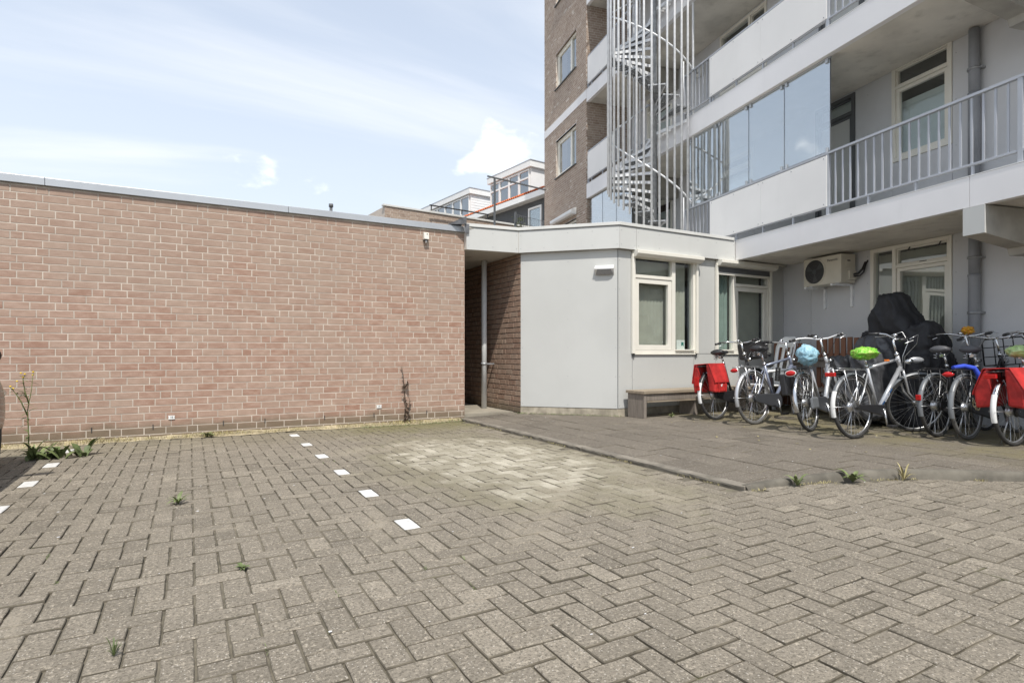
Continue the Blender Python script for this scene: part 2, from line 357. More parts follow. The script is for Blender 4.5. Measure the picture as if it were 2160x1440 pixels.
M['pipe'] = simple('grey_pvc_pipe', (0.27, 0.28, 0.30), 0.45, var=0.08, vscale=5, dirt=0.2)
M['pipe_w'] = simple('pale_pipe', (0.66, 0.67, 0.66), 0.45, var=0.06, vscale=5, dirt=0.15)
M['tile'] = simple('orange_roof_tile', (0.62, 0.17, 0.06), 0.7, var=0.15, vscale=5)
M['siding'] = simple('white_siding', (0.78, 0.78, 0.77), 0.55, var=0.03)
M['house_g'] = simple('dark_grey_render', (0.085, 0.09, 0.095), 0.8, var=0.1)
M['car'] = simple('dark_car_paint', (0.018, 0.017, 0.018), 0.12, metal=0.3, var=0.05)
M['car_g'] = mat_glass('car_glass', 0.12, (0.15, 0.16, 0.16))
M['stem'] = simple('plant_stem', (0.13, 0.15, 0.05), 0.8, var=0.2, vscale=30)
M['leaf'] = simple('weed_leaf', (0.10, 0.13, 0.045), 0.6, var=0.35, vscale=14)
M['leaf2'] = simple('dandelion_leaf', (0.15, 0.185, 0.07), 0.6, var=0.35, vscale=14)
M['deadleaf'] = simple('withered_leaf', (0.10, 0.07, 0.05), 0.85, var=0.4, vscale=20)
M['drygrass'] = simple('dry_grass', (0.36, 0.31, 0.15), 0.9, var=0.35, vscale=9)
M['flower'] = simple('yellow_flower', (0.75, 0.50, 0.03), 0.7)
M['dirt'] = simple('sandy_dirt', (0.36, 0.305, 0.20), 0.97, var=0.3, vscale=8, bmp=0.9, bscale=50)
M['ink'] = simple('dark_print', (0.04, 0.04, 0.04), 0.6)
M['print_w'] = simple('white_print', (0.8, 0.8, 0.8), 0.5)
M['teal'] = simple('teal_print', (0.01, 0.20, 0.17), 0.5)
M['lens'] = simple('prismatic_lamp_lens', (0.30, 0.30, 0.30), 0.25, var=0.1, vscale=40)

def mat_cover(name, c, c2, rough, scale=7, bstr=0.8):
    m, nt, b = new_mat(name)
    f = noise_n(nt, scale, 5, 0.6, None, 1.2)
    L(nt, mixc(nt, ramp(nt, f, 0.38, 0.66), c, c2), b.inputs['Base Color'])
    b.inputs['Roughness'].default_value = rough
    bump(nt, b, f, bstr, 0.02)
    return m
M['cover'] = mat_cover('black_cover_fabric', (0.013, 0.013, 0.015), (0.022, 0.022, 0.025), 0.7, 6.0, 0.25)
M['cover_g'] = mat_cover('faded_cover_fabric', (0.045, 0.046, 0.05), (0.075, 0.077, 0.082), 0.45, 7, 0.3)
M['green_bag'] = mat_cover('green_plastic_cover', (0.13, 0.50, 0.02), (0.42, 0.62, 0.12), 0.35, 22, 0.9)
M['blue_bag'] = mat_cover('pale_blue_plastic_bag', (0.27, 0.50, 0.62), (0.38, 0.60, 0.70), 0.35, 18, 1.0)
M['lime_bag'] = mat_cover('pale_lime_plastic_cover', (0.42, 0.60, 0.22), (0.55, 0.70, 0.36), 0.4, 18, 0.9)
M['crumple'] = mat_cover('yellow_and_red_ribbon', (0.85, 0.52, 0.03), (0.62, 0.16, 0.04), 0.5, 45, 0.6)

# ------------------------------------------------------------------ mesh helpers
class MB:
    def __init__(s): s.v = []; s.f = []; s.m = []; s.sm = []
    def add(s, vs, fs, mi=0, smooth=False):
        o = len(s.v); s.v += [tuple(p) for p in vs]
        for f in fs: s.f.append(tuple(i + o for i in f)); s.m.append(mi); s.sm.append(smooth)
        return s
    def box(s, x0, x1, y0, y1, z0, z1, mi=0, c=0.0):
        if x0 > x1: x0, x1 = x1, x0
        if y0 > y1: y0, y1 = y1, y0
        if z0 > z1: z0, z1 = z1, z0
        v = [(x0, y0, z0), (x1, y0, z0), (x1, y1, z0), (x0, y1, z0), (x0, y0, z1), (x1, y0, z1), (x1, y1, z1), (x0, y1, z1)]
        f = [(0, 3, 2, 1), (4, 5, 6, 7), (0, 1, 5, 4), (1, 2, 6, 5), (2, 3, 7, 6), (3, 0, 4, 7)]
        return s.add(v, f, mi)
    def beam(s, p, q, w, h, up=(0, 0, 1), mi=0):
        p = Vector(p); q = Vector(q); d = (q - p).normalized(); u = Vector(up)
        if abs(d.dot(u)) > 0.99: u = Vector((1, 0, 0))
        a = d.cross(u).normalized(); b = a.cross(d).normalized()
        vs = []
        for c in (p, q):
            for i, j in ((-1, -1), (1, -1), (1, 1), (-1, 1)): vs.append(c + a * w / 2 * i + b * h / 2 * j)
        return s.add(vs, [(0, 3, 2, 1), (4, 5, 6, 7), (0, 1, 5, 4), (1, 2, 6, 5), (2, 3, 7, 6), (3, 0, 4, 7)], mi)
    def tube(s, pts, r, n=8, mi=0, cap=True, closed=False, smooth=True):
        pts = [Vector(p) for p in pts]; k = len(pts)
        rr = r if isinstance(r, (list, tuple)) else [r] * k
        prev = None; vs = []
        for i, p in enumerate(pts):
            if closed: d = pts[(i + 1) % k] - pts[i - 1]
            else: d = pts[min(i + 1, k - 1)] - pts[max(i - 1, 0)]
            d.normalize()
            if prev is None:
                u = Vector((0, 0, 1)) if abs(d.z) < 0.9 else Vector((1, 0, 0))
                a = d.cross(u).normalized()
            else:
                a = (prev - d * prev.dot(d)).normalized()
            prev = a; b = d.cross(a)
            for j in range(n):
                t = 2 * math.pi * j / n
                vs.append(p + (a * math.cos(t) + b * math.sin(t)) * rr[i])
        fs = []
        for i in range(k if closed else k - 1):
            i2 = (i + 1) % k
            for j in range(n):
                j2 = (j + 1) % n
                fs.append((i * n + j, i * n + j2, i2 * n + j2, i2 * n + j))
        s.add(vs, fs, mi, smooth)
        if cap and not closed:
            o = len(s.v) - k * n
            s.f.append(tuple(o + j for j in range(n))[::-1]); s.m.append(mi); s.sm.append(False)
            s.f.append(tuple(o + (k - 1) * n + j for j in range(n))); s.m.append(mi); s.sm.append(False)
        return s
    def torus(s, c, ax, R, r, n=40, m=8, mi=0):
        c = Vector(c); ax = Vector(ax).normalized(); u = Vector((0, 0, 1)) if abs(ax.z) < 0.9 else Vector((1, 0, 0))
        a = ax.cross(u).normalized(); b = ax.cross(a)
        pts = [c + (a * math.cos(t) + b * math.sin(t)) * R for t in [2 * math.pi * i / n for i in range(n)]]
        return s.tube(pts, r, m, mi, closed=True)
    def prism(s, poly, axis, a, b, mi=0, smooth=False):
        """extrude a 2D polygon; axis = 'x','y','z' gives the extrusion axis"""
        n = len(poly); vs = []
        for t in (a, b):
            for (u, v) in poly:
                vs.append((t, u, v) if axis == 'x' else (u, t, v) if axis == 'y' else (u, v, t))
        fs = [tuple(range(n))[::-1], tuple(range(n, 2 * n))]
        s.add(vs, fs, mi)
        o = len(s.v) - 2 * n
        for i in range(n):
            j = (i + 1) % n
            s.f.append((o + i, o + j, o + n + j, o + n + i)); s.m.append(mi); s.sm.append(smooth)
        return s
    def ellipsoid(s, c, r, nu=16, nv=10, mi=0, fn=None):
        vs = []; c = Vector(c)
        for i in range(nv + 1):
            ph = math.pi * i / nv
            for j in range(nu):
                t = 2 * math.pi * j / nu
                d = Vector((math.sin(ph) * math.cos(t), math.sin(ph) * math.sin(t), math.cos(ph)))
                k = fn(d) if fn else 1.0
                vs.append(c + Vector((d.x * r[0], d.y * r[1], d.z * r[2])) * k)
        fs = []
        for i in range(nv):
            for j in range(nu):
                j2 = (j + 1) % nu
                fs.append((i * nu + j, (i + 1) * nu + j, (i + 1) * nu + j2, i * nu + j2))
        return s.add(vs, fs, mi, True)
    def mesh(s, name, mats):
        me = bpy.data.meshes.new(name); me.from_pydata(s.v, [], s.f)
        if not isinstance(mats, (list, tuple)): mats = [mats]
        for m in mats: me.materials.append(M[m] if isinstance(m, str) else m)
        me.polygons.foreach_set('material_index', s.m); me.polygons.foreach_set('use_smooth', s.sm)
        me.update(); me.validate(); 
        return me
    def build(s, name, mats, parent=None, bev=0.0, **props):
        o = bpy.data.objects.new(name, s.mesh(name, mats)); col.objects.link(o)
        if parent is not None: o.parent = parent
        if bev:
            md = o.modifiers.new('bevel', 'BEVEL'); md.width = bev; md.segments = 2; md.limit_method = 'ANGLE'; md.angle_limit = R_(40)
            md.harden_normals = False
        for k, v in props.items(): o[k] = v
        return o

def recalc(me):
    import bmesh
    bm = bmesh.new(); bm.from_mesh(me); bmesh.ops.recalc_face_normals(bm, faces=bm.faces); bm.to_mesh(me); bm.free()

def thing(name, label, cat, loc=(0, 0, 0), rz=0.0, group=None):
    o = bpy.data.objects.new(name, None); col.objects.link(o); o.empty_display_size = 0.1
    o.location = loc; o.rotation_euler = (0, 0, rz); o['label'] = label; o['category'] = cat
    if group: o['group'] = group
    return o
def tag(o, label, cat, group=None):
    o['label'] = label; o['category'] = cat
    if group: o['group'] = group
    return o
def place(me, name, parent, loc, rot=(0, 0, 0), scale=(1, 1, 1)):
    o = bpy.data.objects.new(name, me); col.objects.link(o); o.parent = parent
    o.location = loc; o.rotation_euler = rot; o.scale = scale
    return o
def text_part(txt, name, size, mat, parent, matrix, extrude=0.001):
    cu = bpy.data.curves.new('text', 'FONT'); cu.body = txt; cu.size = size; cu.extrude = extrude
    cu.align_x = 'CENTER'; cu.align_y = 'CENTER'
    to = bpy.data.objects.new('text', cu); col.objects.link(to)
    dg = bpy.context.evaluated_depsgraph_get(); me = bpy.data.meshes.new_from_object(to.evaluated_get(dg))
    bpy.data.objects.remove(to); bpy.data.curves.remove(cu)
    me.name = name; me.materials.clear(); me.materials.append(M[mat])
    o = bpy.data.objects.new(name, me); col.objects.link(o); o.parent = parent; o.matrix_local = matrix
    return o

def grid_wall(mb, a0, a1, z0, z1, holes, put, mi=0):
    """wall rectangle with rectangular holes; put(a0,a1,z0,z1) adds one block"""
    xs = sorted({a0, a1} | {h[0] for h in holes} | {h[1] for h in holes}); zs = sorted({z0, z1} | {h[2] for h in holes} | {h[3] for h in holes})
    xs = [x for x in xs if a0 <= x <= a1]; zs = [z for z in zs if z0 <= z <= z1]
    for i in range(len(xs) - 1):
        run = None
        for j in range(len(zs) - 1):
            cx = (xs[i] + xs[i + 1]) / 2; cz = (zs[j] + zs[j + 1]) / 2
            hole = any(h[0] < cx < h[1] and h[2] < cz < h[3] for h in holes)
            if not hole:
                if run is None: run = [zs[j], zs[j + 1]]
                else: run[1] = zs[j + 1]
            if (hole or j == len(zs) - 2) and run is not None:
                put(xs[i], xs[i + 1], run[0], run[1]); run = None

# ------------------------------------------------------------------ bricks
def block_verts(w, d, h, c, rnd, rough=0.0):
    """block centred in x,z; front face at y=0, back at y=d; chamfered front edge"""
    x, z = w / 2, h / 2
    j = lambda: rnd.uniform(-rough, rough)
    o = [(-x + j(), c, -z + j()), (x + j(), c, -z + j()), (x + j(), c, z + j()), (-x + j(), c, z + j())]
    fr = [(p[0] * (1 - 2 * c / w), j() * 0.5, p[2] * (1 - 2 * c / h)) for p in o]
    bk = [(p[0], d, p[2]) for p in o]
    vs = fr + o + bk
    fs = [(0, 1, 2, 3)]
    for i in range(4):
        k = (i + 1) % 4
        fs.append((4 + i, 4 + k, k, i)); fs.append((8 + i, 8 + k, 4 + k, 4 + i))
    return vs, fs

def brick_layout(L_, H_, course, pitch, joint, rnd, holes=(), z0=0.0):
    out_ = []
    nrow = int(math.ceil(H_ / course))
    off = 0.0
    for r in range(nrow):
        za = z0 + r * course; zb = min(za + course - joint, z0 + H_)
        if zb - za < 0.012: continue
        off = pitch * 0.25 * (2 * rnd.randint(0, 1) + r % 2)
        x = -off; run = rnd.randint(0, 3)
        while x < L_:
            head = run >= rnd.choice([2, 3, 3, 4]); 
            w = (pitch / 2) if head else pitch
            run = 0 if head else run + 1
            a, b = max(x, 0.0), min(x + w - joint, L_)
            x += w
            if b - a < 0.03: continue
            segs = [(a, b)]
            for h in holes:
                if zb > h[2] + 0.01 and za < h[3] - 0.01:
                    ns = []
                    for (p, q) in segs:
                        if q <= h[0] or p >= h[1]: ns.append((p, q))
                        else:
                            if p < h[0] - 0.03: ns.append((p, h[0]))
                            if q > h[1] + 0.03: ns.append((h[1], q))
                    segs = ns
            for p, q in segs: out_.append((p, q, za, zb))
    return out_

def brick_field(parent, origin, rz, L_, H_, course, pitch, joint, mat, matfar, seed, holes=(), proud=0.005, nparts=300, rough=0.0012, z0=0.0, chamfer=0.003, jit=1.0):
    """bricks on a vertical face: local x along the wall, -y outwards, in the parent's space"""
    rnd = random.Random(seed); lay = brick_layout(L_, H_, course, pitch, joint, rnd, holes, z0)
    m = Matrix.Translation(origin) @ Matrix.Rotation(rz, 4, 'Z')
    pm = Matrix.LocRotScale(parent.location, parent.rotation_euler, None) if parent else Matrix.Identity(4)
    cam_p = Vector((0, 0, 1.0))
    fw = Vector((math.sin(R_(YAW)), math.cos(R_(YAW)), 0)); rt = Vector((math.cos(R_(YAW)), -math.sin(R_(YAW)), 0))
    def key(b):
        c = pm @ m @ Vector(((b[0] + b[1]) / 2, 0, (b[2] + b[3]) / 2)) - cam_p
        z = c.dot(fw); vis = z > 0.1 and abs(c.dot(rt) / z) < 0.90
        return (0 if vis else 1, c.length / math.sqrt(max(0.02, b[1] - b[0])))
    lay.sort(key=key)
    nomw = pitch - joint; nomh = course - joint
    protos = []
    for k in range(5):
        vs, fs = block_verts(nomw, 0.03, nomh, chamfer, rnd, rough); b = MB(); b.add(vs, fs)
        protos.append(b.mesh('brick', mat))
    hprotos = []
    for k in range(3):
        vs, fs = block_verts(nomw / 2, 0.03, nomh, chamfer, rnd, rough); b = MB(); b.add(vs, fs)
        hprotos.append(b.mesh('brick', mat))
    far = MB()
    for i, (a, b_, za, zb) in enumerate(lay):
        w = b_ - a; h = zb - za; cx = (a + b_) / 2; cz = (za + zb) / 2; pr = proud + rnd.uniform(-0.0012, 0.0018) * jit
        if i < nparts:
            me, nw = (rnd.choice(protos), nomw) if w > nomw * 0.62 else (rnd.choice(hprotos), nomw / 2)
            loc = m @ Vector((cx, -pr, cz))
            place(me, 'brick', parent, loc, (rnd.uniform(-.003, .003) * jit, rnd.uniform(-.004, .004), rz + rnd.uniform(-.003, .003) * jit), (w / nw, 1, h / nomh))
        else:
            vs, fs = block_verts(w, 0.03, h, chamfer, rnd, rough)
            far.add([m @ Vector((cx + v[0], v[1] - pr, cz + v[2])) for v in vs], fs)
    if far.v:
        o = far.build('brickwork', matfar, parent); o['kind'] = 'stuff'

# ================================================================== GROUND
g = MB(); g.add([(-150, -150, -0.10), (150, -150, -0.10), (150, 150, -0.10), (-150, 150, -0.10)], [(0, 1, 2, 3)])
g.build('ground', 'ground')['kind'] = 'structure'

KX = 3.50; YW = 7.868
# front curve of the raised pavement (outer kerb foot)
curve = [(3.53, 2.81), (3.80, 2.80), (4.034, 2.77), (4.26, 2.72), (4.478, 2.652), (4.75, 2.56), (4.995, 2.441), (5.20, 2.32), (5.352, 2.203), (5.49, 2.10), (5.605, 2.00), (5.85, 1.75), (6.1, 1.42), (6.3, 1.05), (6.45, 0.6), (6.5, 0.0), (6.5, -3.0)]
def curve_y(x):
    for (a, b), (c, d) in zip(curve, curve[1:]):
        if a <= x <= c and c > a: return b + (d - b) * (x - a) / (c - a)
    return -99
def in_pavement(x, y):
    if x < 3.55: return False
    if x >= 6.5: return True
    yy = curve_y(x)
    return y > yy
park = MB(); park.add([(-9, -5, -0.0105), (12, -5, -0.0105), (12, YW + 0.05, -0.0105), (-9, YW + 0.05, -0.0105)], [(0, 1, 2, 3)])
parking = park.build('parking_pavement', 'joint'); parking['kind'] = 'structure'

U = 0.1044; GAP = 0.0075
def paver_mesh(rnd, wx, wy):
    """flat worn paver, top at z=0, centre at origin, uneven edges"""
    b = MB(); x, y = wx / 2, wy / 2; c = 0.0032
    pts = []
    nx, ny = (3, 2) if wx > wy * 1.2 else ((2, 3) if wy > wx * 1.2 else (2, 2))
    cs = [(-x, -y, x, -y, nx), (x, -y, x, y, ny), (x, y, -x, y, nx), (-x, y, -x, -y, ny)]
    for (xa, ya, xb, yb, n_) in cs:
        for k in range(n_):
            t = k / n_; px_, py_ = xa + (xb - xa) * t, ya + (yb - ya) * t
            if k == 0: px_ *= (1 - .0014 / x); py_ *= (1 - .0014 / y)
            pts.append((px_ + rnd.uniform(-.0019, .0012) * (1 if abs(px_) >= x * .9 else 0) * (1 if px_ > 0 else -1), py_ + rnd.uniform(-.0019, .0012) * (1 if abs(py_) >= y * .9 else 0) * (1 if py_ > 0 else -1)))
    k_ = len(pts)
    top = [(p[0] * (1 - c / x), p[1] * (1 - c / y), rnd.uniform(-.0006, .0004)) for p in pts]
    mid = [(p[0], p[1], -.0038) for p in pts]; bot = [(p[0], p[1], -.028) for p in pts]
    fs = [tuple(range(k_))]
    for i in range(k_):
        j = (i + 1) % k_
        fs.append((k_ + i, k_ + j, j, i)); fs.append((2 * k_ + i, 2 * k_ + j, k_ + j, k_ + i))
    b.add(top + mid + bot, fs); b.m[:] = [0] + [0 if rnd.random() < .6 else 1, 1] * k_; return b
prnd = random.Random(3)
HP = [paver_mesh(prnd, 2 * U - GAP, U - GAP) for _ in range(6)]
VP = [paver_mesh(prnd, U - GAP, 2 * U - GAP) for _ in range(6)]
HPm = [b.mesh('paver', ['paver', 'joint_d']) for b in HP]; VPm = [b.mesh('paver', ['paver', 'joint_d']) for b in VP]
MARKX = 1.112
ox = MARKX - U / 2; oy = 3.253 - U          # a vertical paver is centred on the nearest marker
markers = {}
for k in range(0, 7): markers[(0, 8 * k)] = 1
for k in range(-3, 7): markers[(-21, 8 * k + 7)] = 1
pav = []
for i in range(-60, 105):
    for j in range(-60, 50):
        c = (i - j) % 4
        # lower cell of a vertical stone has c==3 ; shift so that cell (0,0) is one
        c = (i - j + 3) % 4
        x0 = ox + i * U; y0 = oy + j * U
        if c == 0: kind = 'H'; cx, cy = x0 + U, y0 + U / 2
        elif c == 3: kind = 'V'; cx, cy = x0 + U / 2, y0 + U
        else: continue
        if cy > YW - 0.05 or cx < -7: continue
        if in_pavement(cx - 0.02, cy - 0.02) and in_pavement(cx + 0.08, cy + 0.08): continue
        if cx > KX - 0.08 and cy > 2.85: continue
        camz = cx * math.sin(R_(YAW)) + cy * math.cos(R_(YAW)); camx = cx * math.cos(R_(YAW)) - cy * math.sin(R_(YAW))
        if camz < 0.6 or abs(camx) > camz * 1.05 + 0.8: continue
        vis = camz > 1.62 and abs(camx) < camz * 0.90
        mk = (i, j) in markers and kind == 'V'
        pav.append((0 if vis else 1, camz, cx, cy, kind, mk))
pav.sort()
far = MB(); n = 0
mkm = [b.mesh('marking_stone', ['marker', 'joint_d']) for b in VP[:3]]
for (vis, camz, cx, cy, kind, mk) in pav:
    dz = prnd.uniform(-0.0022, 0.0018) + 0.003 * math.sin(cx * 1.7) * math.sin(cy * 1.3 + 1)
    tilt = (prnd.uniform(-.010, .010), prnd.uniform(-.010, .010), prnd.uniform(-.008, .008))
    dx, dy = prnd.uniform(-.001, .001), prnd.uniform(-.001, .001)
    if mk:
        place(prnd.choice(mkm), 'marking_stone', parking, (cx, cy, dz + 0.001), tilt); continue
    if n < 300:
        place(prnd.choice(HPm if kind == 'H' else VPm), 'paver', parking, (cx + dx, cy + dy, dz), tilt); n += 1
    else:
        b = prnd.choice(HP if kind == 'H' else VP); mm = Matrix.Translation((cx + dx, cy + dy, dz)) @ Matrix.Rotation(tilt[2], 4, 'Z') @ Matrix.Rotation(tilt[0], 4, 'X') @ Matrix.Rotation(tilt[1], 4, 'Y')
        far.add([mm @ Vector(v) for v in b.v], b.f); far.m[-len(b.m):] = b.m
far.build('paving', ['paver_far', 'joint_d'], parking)['kind'] = 'stuff'

# raised pavement -------------------------------------------------
ZP = 0.07
rb = MB()
poly = [(3.53, 14.0)] + [(x + 0.03, y + 0.03) for x, y in curve] + [(20, -3.0), (20, 14.0)]
def zpav(x): t = max(0.0, min(1.0, (x - 3.5) / 1.3)); return 0.034 + 0.036 * t * t * (3 - 2 * t)
gs = 0.12
for i in range(0, 110):
    for j in range(-45, 100):
        xa, ya = 3.56 + i * gs, 1.0 + j * gs
        if ya > 13 or not (in_pavement(xa + .01, ya - .04) and in_pavement(xa + gs, ya - .04)): continue
        rb.add([(xa, ya, zpav(xa) - .010), (xa + gs, ya, zpav(xa + gs) - .010), (xa + gs, ya + gs, zpav(xa + gs) - .010), (xa, ya + gs, zpav(xa) - .010)], [(0, 1, 2, 3)])
raised = rb.build('raised_pavement', 'joint'); raised['kind'] = 'structure'
S = 0.30; sg = 0.008
srnd = random.Random(11)
def slab_mesh(rnd, wx, wy): 
    b = paver_mesh(rnd, wx, wy); return b
SL = [slab_mesh(srnd, S - sg, S - sg) for _ in range(5)]; SLm = [b.mesh('slab', ['slab', 'joint_d']) for b in SL]
KS = [slab_mesh(srnd, S - sg, S - sg) for _ in range(3)]
slabs = []
for j in range(-12, 36):
    for i in range(0, 46):
        y0 = 2.62 + j * S; x0 = 3.60 + i * S
        if i > 0: y0 += 0.15 if i % 2 else 0.0
        cx, cy = x0 + S / 2, y0 + S / 2
        if cx > 12.5 or cy > 12.6: continue
        if not (in_pavement(x0 + 0.02, y0 - 0.07) and in_pavement(x0 + S - 0.02, y0 - 0.09)):
            continue
        if cy > 7.75 and cx > 4.45: continue
        if cx > 5.5 and cy > 6.65: continue
        if cx + cy > 12.25 and cy > 6.6 and cx > 4.4: continue
        camz = cx * math.sin(R_(YAW)) + cy * math.cos(R_(YAW)); camx = cx * math.cos(R_(YAW)) - cy * math.sin(R_(YAW))
        if camz < 1 or abs(camx) > camz * 1.1: continue
        slabs.append((0 if abs(camx) < camz * 0.9 else 1, camz, cx, cy))
slabs.sort(); far = MB(); n = 0
for vis, camz, cx, cy in slabs:
    dz = zpav(cx) + srnd.uniform(-0.0025, 0.0025); t = (srnd.uniform(-.006, .006), srnd.uniform(-.006, .006) - math.atan((zpav(cx + .1) - zpav(cx - .1)) / .2), srnd.uniform(-.004, .004))
    if n < 300: place(srnd.choice(SLm), 'slab', raised, (cx, cy, dz), t, ); n += 1
    else:
        b = srnd.choice(SL); far.add([Vector(v) + Vector((cx, cy, dz)) for v in b.v], b.f); far.m[-len(b.m):] = b.m
if far.v: far.build('slab_paving', ['slab_far', 'joint_d'], raised)['kind'] = 'stuff'
# fill under cut slabs along the curve: a mortar-like sheet of slab concrete just below the slab tops
fl = MB(); vs = []
for (x, y) in curve[:-2]: vs += [(x + .03, y + .05, zpav(x) - .0055), (x + .03 + max(0, x - 5.4) * .5, y + .50, zpav(x) - .0055)]
fl.add(vs, [(2 * i, 2 * i + 2, 2 * i + 3, 2 * i + 1) for i in range(len(curve) - 3)])
fo = fl.build('cut_slab_edge', 'slab', raised)

# kerb stones along X=KX, each about 1 m long
krnd = random.Random(5)
y = 2.83
while y < 9.9:
    ln = 1.0; b = MB(); nseg = 14; w0, w1 = 3.505, 3.598
    for q in range(nseg):
        ya = y + ln * q / nseg + (0.004 if q == 0 else 0); yb = y + ln * (q + 1) / nseg
    # rounded rough profile swept along y
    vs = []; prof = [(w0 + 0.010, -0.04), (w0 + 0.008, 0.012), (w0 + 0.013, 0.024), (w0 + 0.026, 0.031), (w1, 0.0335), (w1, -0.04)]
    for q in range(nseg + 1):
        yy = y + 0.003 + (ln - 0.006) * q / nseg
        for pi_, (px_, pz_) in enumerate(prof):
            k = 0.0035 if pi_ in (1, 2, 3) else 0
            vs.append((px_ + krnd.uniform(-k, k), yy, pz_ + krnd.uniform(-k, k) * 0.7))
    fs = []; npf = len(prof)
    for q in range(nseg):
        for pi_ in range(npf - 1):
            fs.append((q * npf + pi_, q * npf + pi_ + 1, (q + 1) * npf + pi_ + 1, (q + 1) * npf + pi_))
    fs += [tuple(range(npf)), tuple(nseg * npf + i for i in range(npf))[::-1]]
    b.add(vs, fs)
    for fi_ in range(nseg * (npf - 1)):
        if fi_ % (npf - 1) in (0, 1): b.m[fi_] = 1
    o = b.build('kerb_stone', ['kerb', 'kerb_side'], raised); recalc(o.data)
    y += ln
# curved kerb at the front
def offset_curve(off):
    res = []
    for i, (x, y) in enumerate(curve):
        a = Vector(curve[max(i - 1, 0)]); b_ = Vector(curve[min(i + 1, len(curve) - 1)]); d = (b_ - a).normalized(); nrm = Vector((-d.y, d.x))
        res.append((x + nrm.x * off, y + nrm.y * off))
    return res
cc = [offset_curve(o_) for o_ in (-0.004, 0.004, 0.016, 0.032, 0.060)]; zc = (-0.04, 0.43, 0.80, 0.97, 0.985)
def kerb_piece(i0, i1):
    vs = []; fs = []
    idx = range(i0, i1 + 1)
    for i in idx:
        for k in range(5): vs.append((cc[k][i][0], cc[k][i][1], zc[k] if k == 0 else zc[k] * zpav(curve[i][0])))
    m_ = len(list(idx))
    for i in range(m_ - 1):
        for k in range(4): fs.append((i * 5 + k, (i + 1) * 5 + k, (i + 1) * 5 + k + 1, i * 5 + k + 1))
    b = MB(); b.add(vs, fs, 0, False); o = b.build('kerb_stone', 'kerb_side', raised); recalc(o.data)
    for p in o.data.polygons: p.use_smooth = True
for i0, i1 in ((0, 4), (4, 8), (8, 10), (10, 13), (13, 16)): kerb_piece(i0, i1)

# ================================================================== GARAGE
GX0, GX1, GH = -5.6, 3.585, 2.79
gar = thing('garage', 'pink brick garage with flat metal-edged roof behind the parking bay', 'garage', (0, 0, 0))
b = MB(); b.box(GX0, GX1 - 0.004, YW, 12.4, -0.1, GH); b.build('wall', 'mortar', gar)
brick_field(gar, (GX0, YW, 0.0), 0.0, GX1 - GX0, GH, 0.0825, 0.2165, 0.0105, 'brick', 'brick_far', 21, z0=-0.02, proud=0.0026, chamfer=0.0016, rough=0.0012, jit=0.25)
# side face towards the passage
brick_field(gar, (GX1 - 0.006, YW + 0.02, 0.0), R_(90), 4.4, GH, 0.0825, 0.2165, 0.0105, 'brick2', 'brick2_far', 22, z0=-0.02, nparts=0)
b = MB()
joints = [GX0 - 0.05, -3.9, -1.36, 1.1, GX1 + 0.035]
for a, c in zip(joints, joints[1:]):
    b = MB(); b.prism([(YW - 0.035, GH + 0.004), (YW - 0.035, GH + 0.088), (YW + 0.06, GH + 0.096), (YW + 0.06, GH + 0.004)], 'x', a + 0.002, c - 0.002)
    o = b.build('coping', 'alu', gar, bev=0.003); recalc(o.data)
b = MB(); b.box(GX0, GX1, YW + 0.06, 12.4, GH, GH + 0.06); b.build('roof', 'concrete', gar)
b = MB()
for x, w in ((-1.62, .05), (-1.25, .02), (-1.05, .03), (-0.7, .02)):
    b.box(x, x + w * 2.4, YW + 0.02, YW + 0.05, GH + 0.094, GH + 0.10 + w * 0.12)
b.build('clip', 'galv_d', gar)
# weep slots in the lower course
b = MB()
for x in (-0.96, -0.38, 0.35, 0.82, 1.55, 2.21, 2.98, -1.75): b.box(x, x + 0.009, YW - 0.008, YW, 0.112, 0.172)
b.build('weep_slot', 'ink', gar)['kind'] = 'stuff'
# folded lead at the coping end
b = MB()
b.add([(3.30, 7.86, 2.885), (3.54, 7.70, 2.89), (3.53, 7.68, 3.00), (3.54, 7.90, 2.89)], [(0, 1, 2), (0, 2, 3)])
b.box(3.53, 3.60, 7.735, 7.748, 2.765, 2.90)
b.build('flashing', 'lead', gar)
# vent pipe on the garage roof
b = MB(); b.tube([(2.35, 11.29, 2.85), (2.35, 11.29, 3.80)], 0.028, 8); b.tube([(2.35, 11.29, 3.78), (2.35, 11.29, 3.84)], 0.042, 8)
tag(b.build('vent_pipe', 'frame_d'), 'short dark pipe sticking up over the garage roof', 'pipe')
# bay number plates
for txt, x, z in (('18', -0.19, 0.243), ('19', 2.283, 0.26)):
    p = thing('number_plate', 'tiny white plate numbered %s screwed low on the garage wall, %s' % (txt, 'left of the two' if txt == '18' else 'near the dark withered plant'), 'number plate', (x, YW - 0.012, z))
    w = 0.0325 if txt == '18' else 0.035
    b = MB(); b.prism([(-w, -.022), (w, -.022), (w, -.006), (w - .008, 0), (w, .006), (w, .022), (-w, .022), (-w, .006), (-w + .008, 0), (-w, -.006)], 'y', -.002, .004)
    o = b.build('plate', 'white', p); recalc(o.data)
    text_part(txt, 'number', 0.032, 'ink', p, Matrix.Translation((0, -0.003, 0)) @ Matrix.Rotation(R_(90), 4, 'X'), 0.0005)
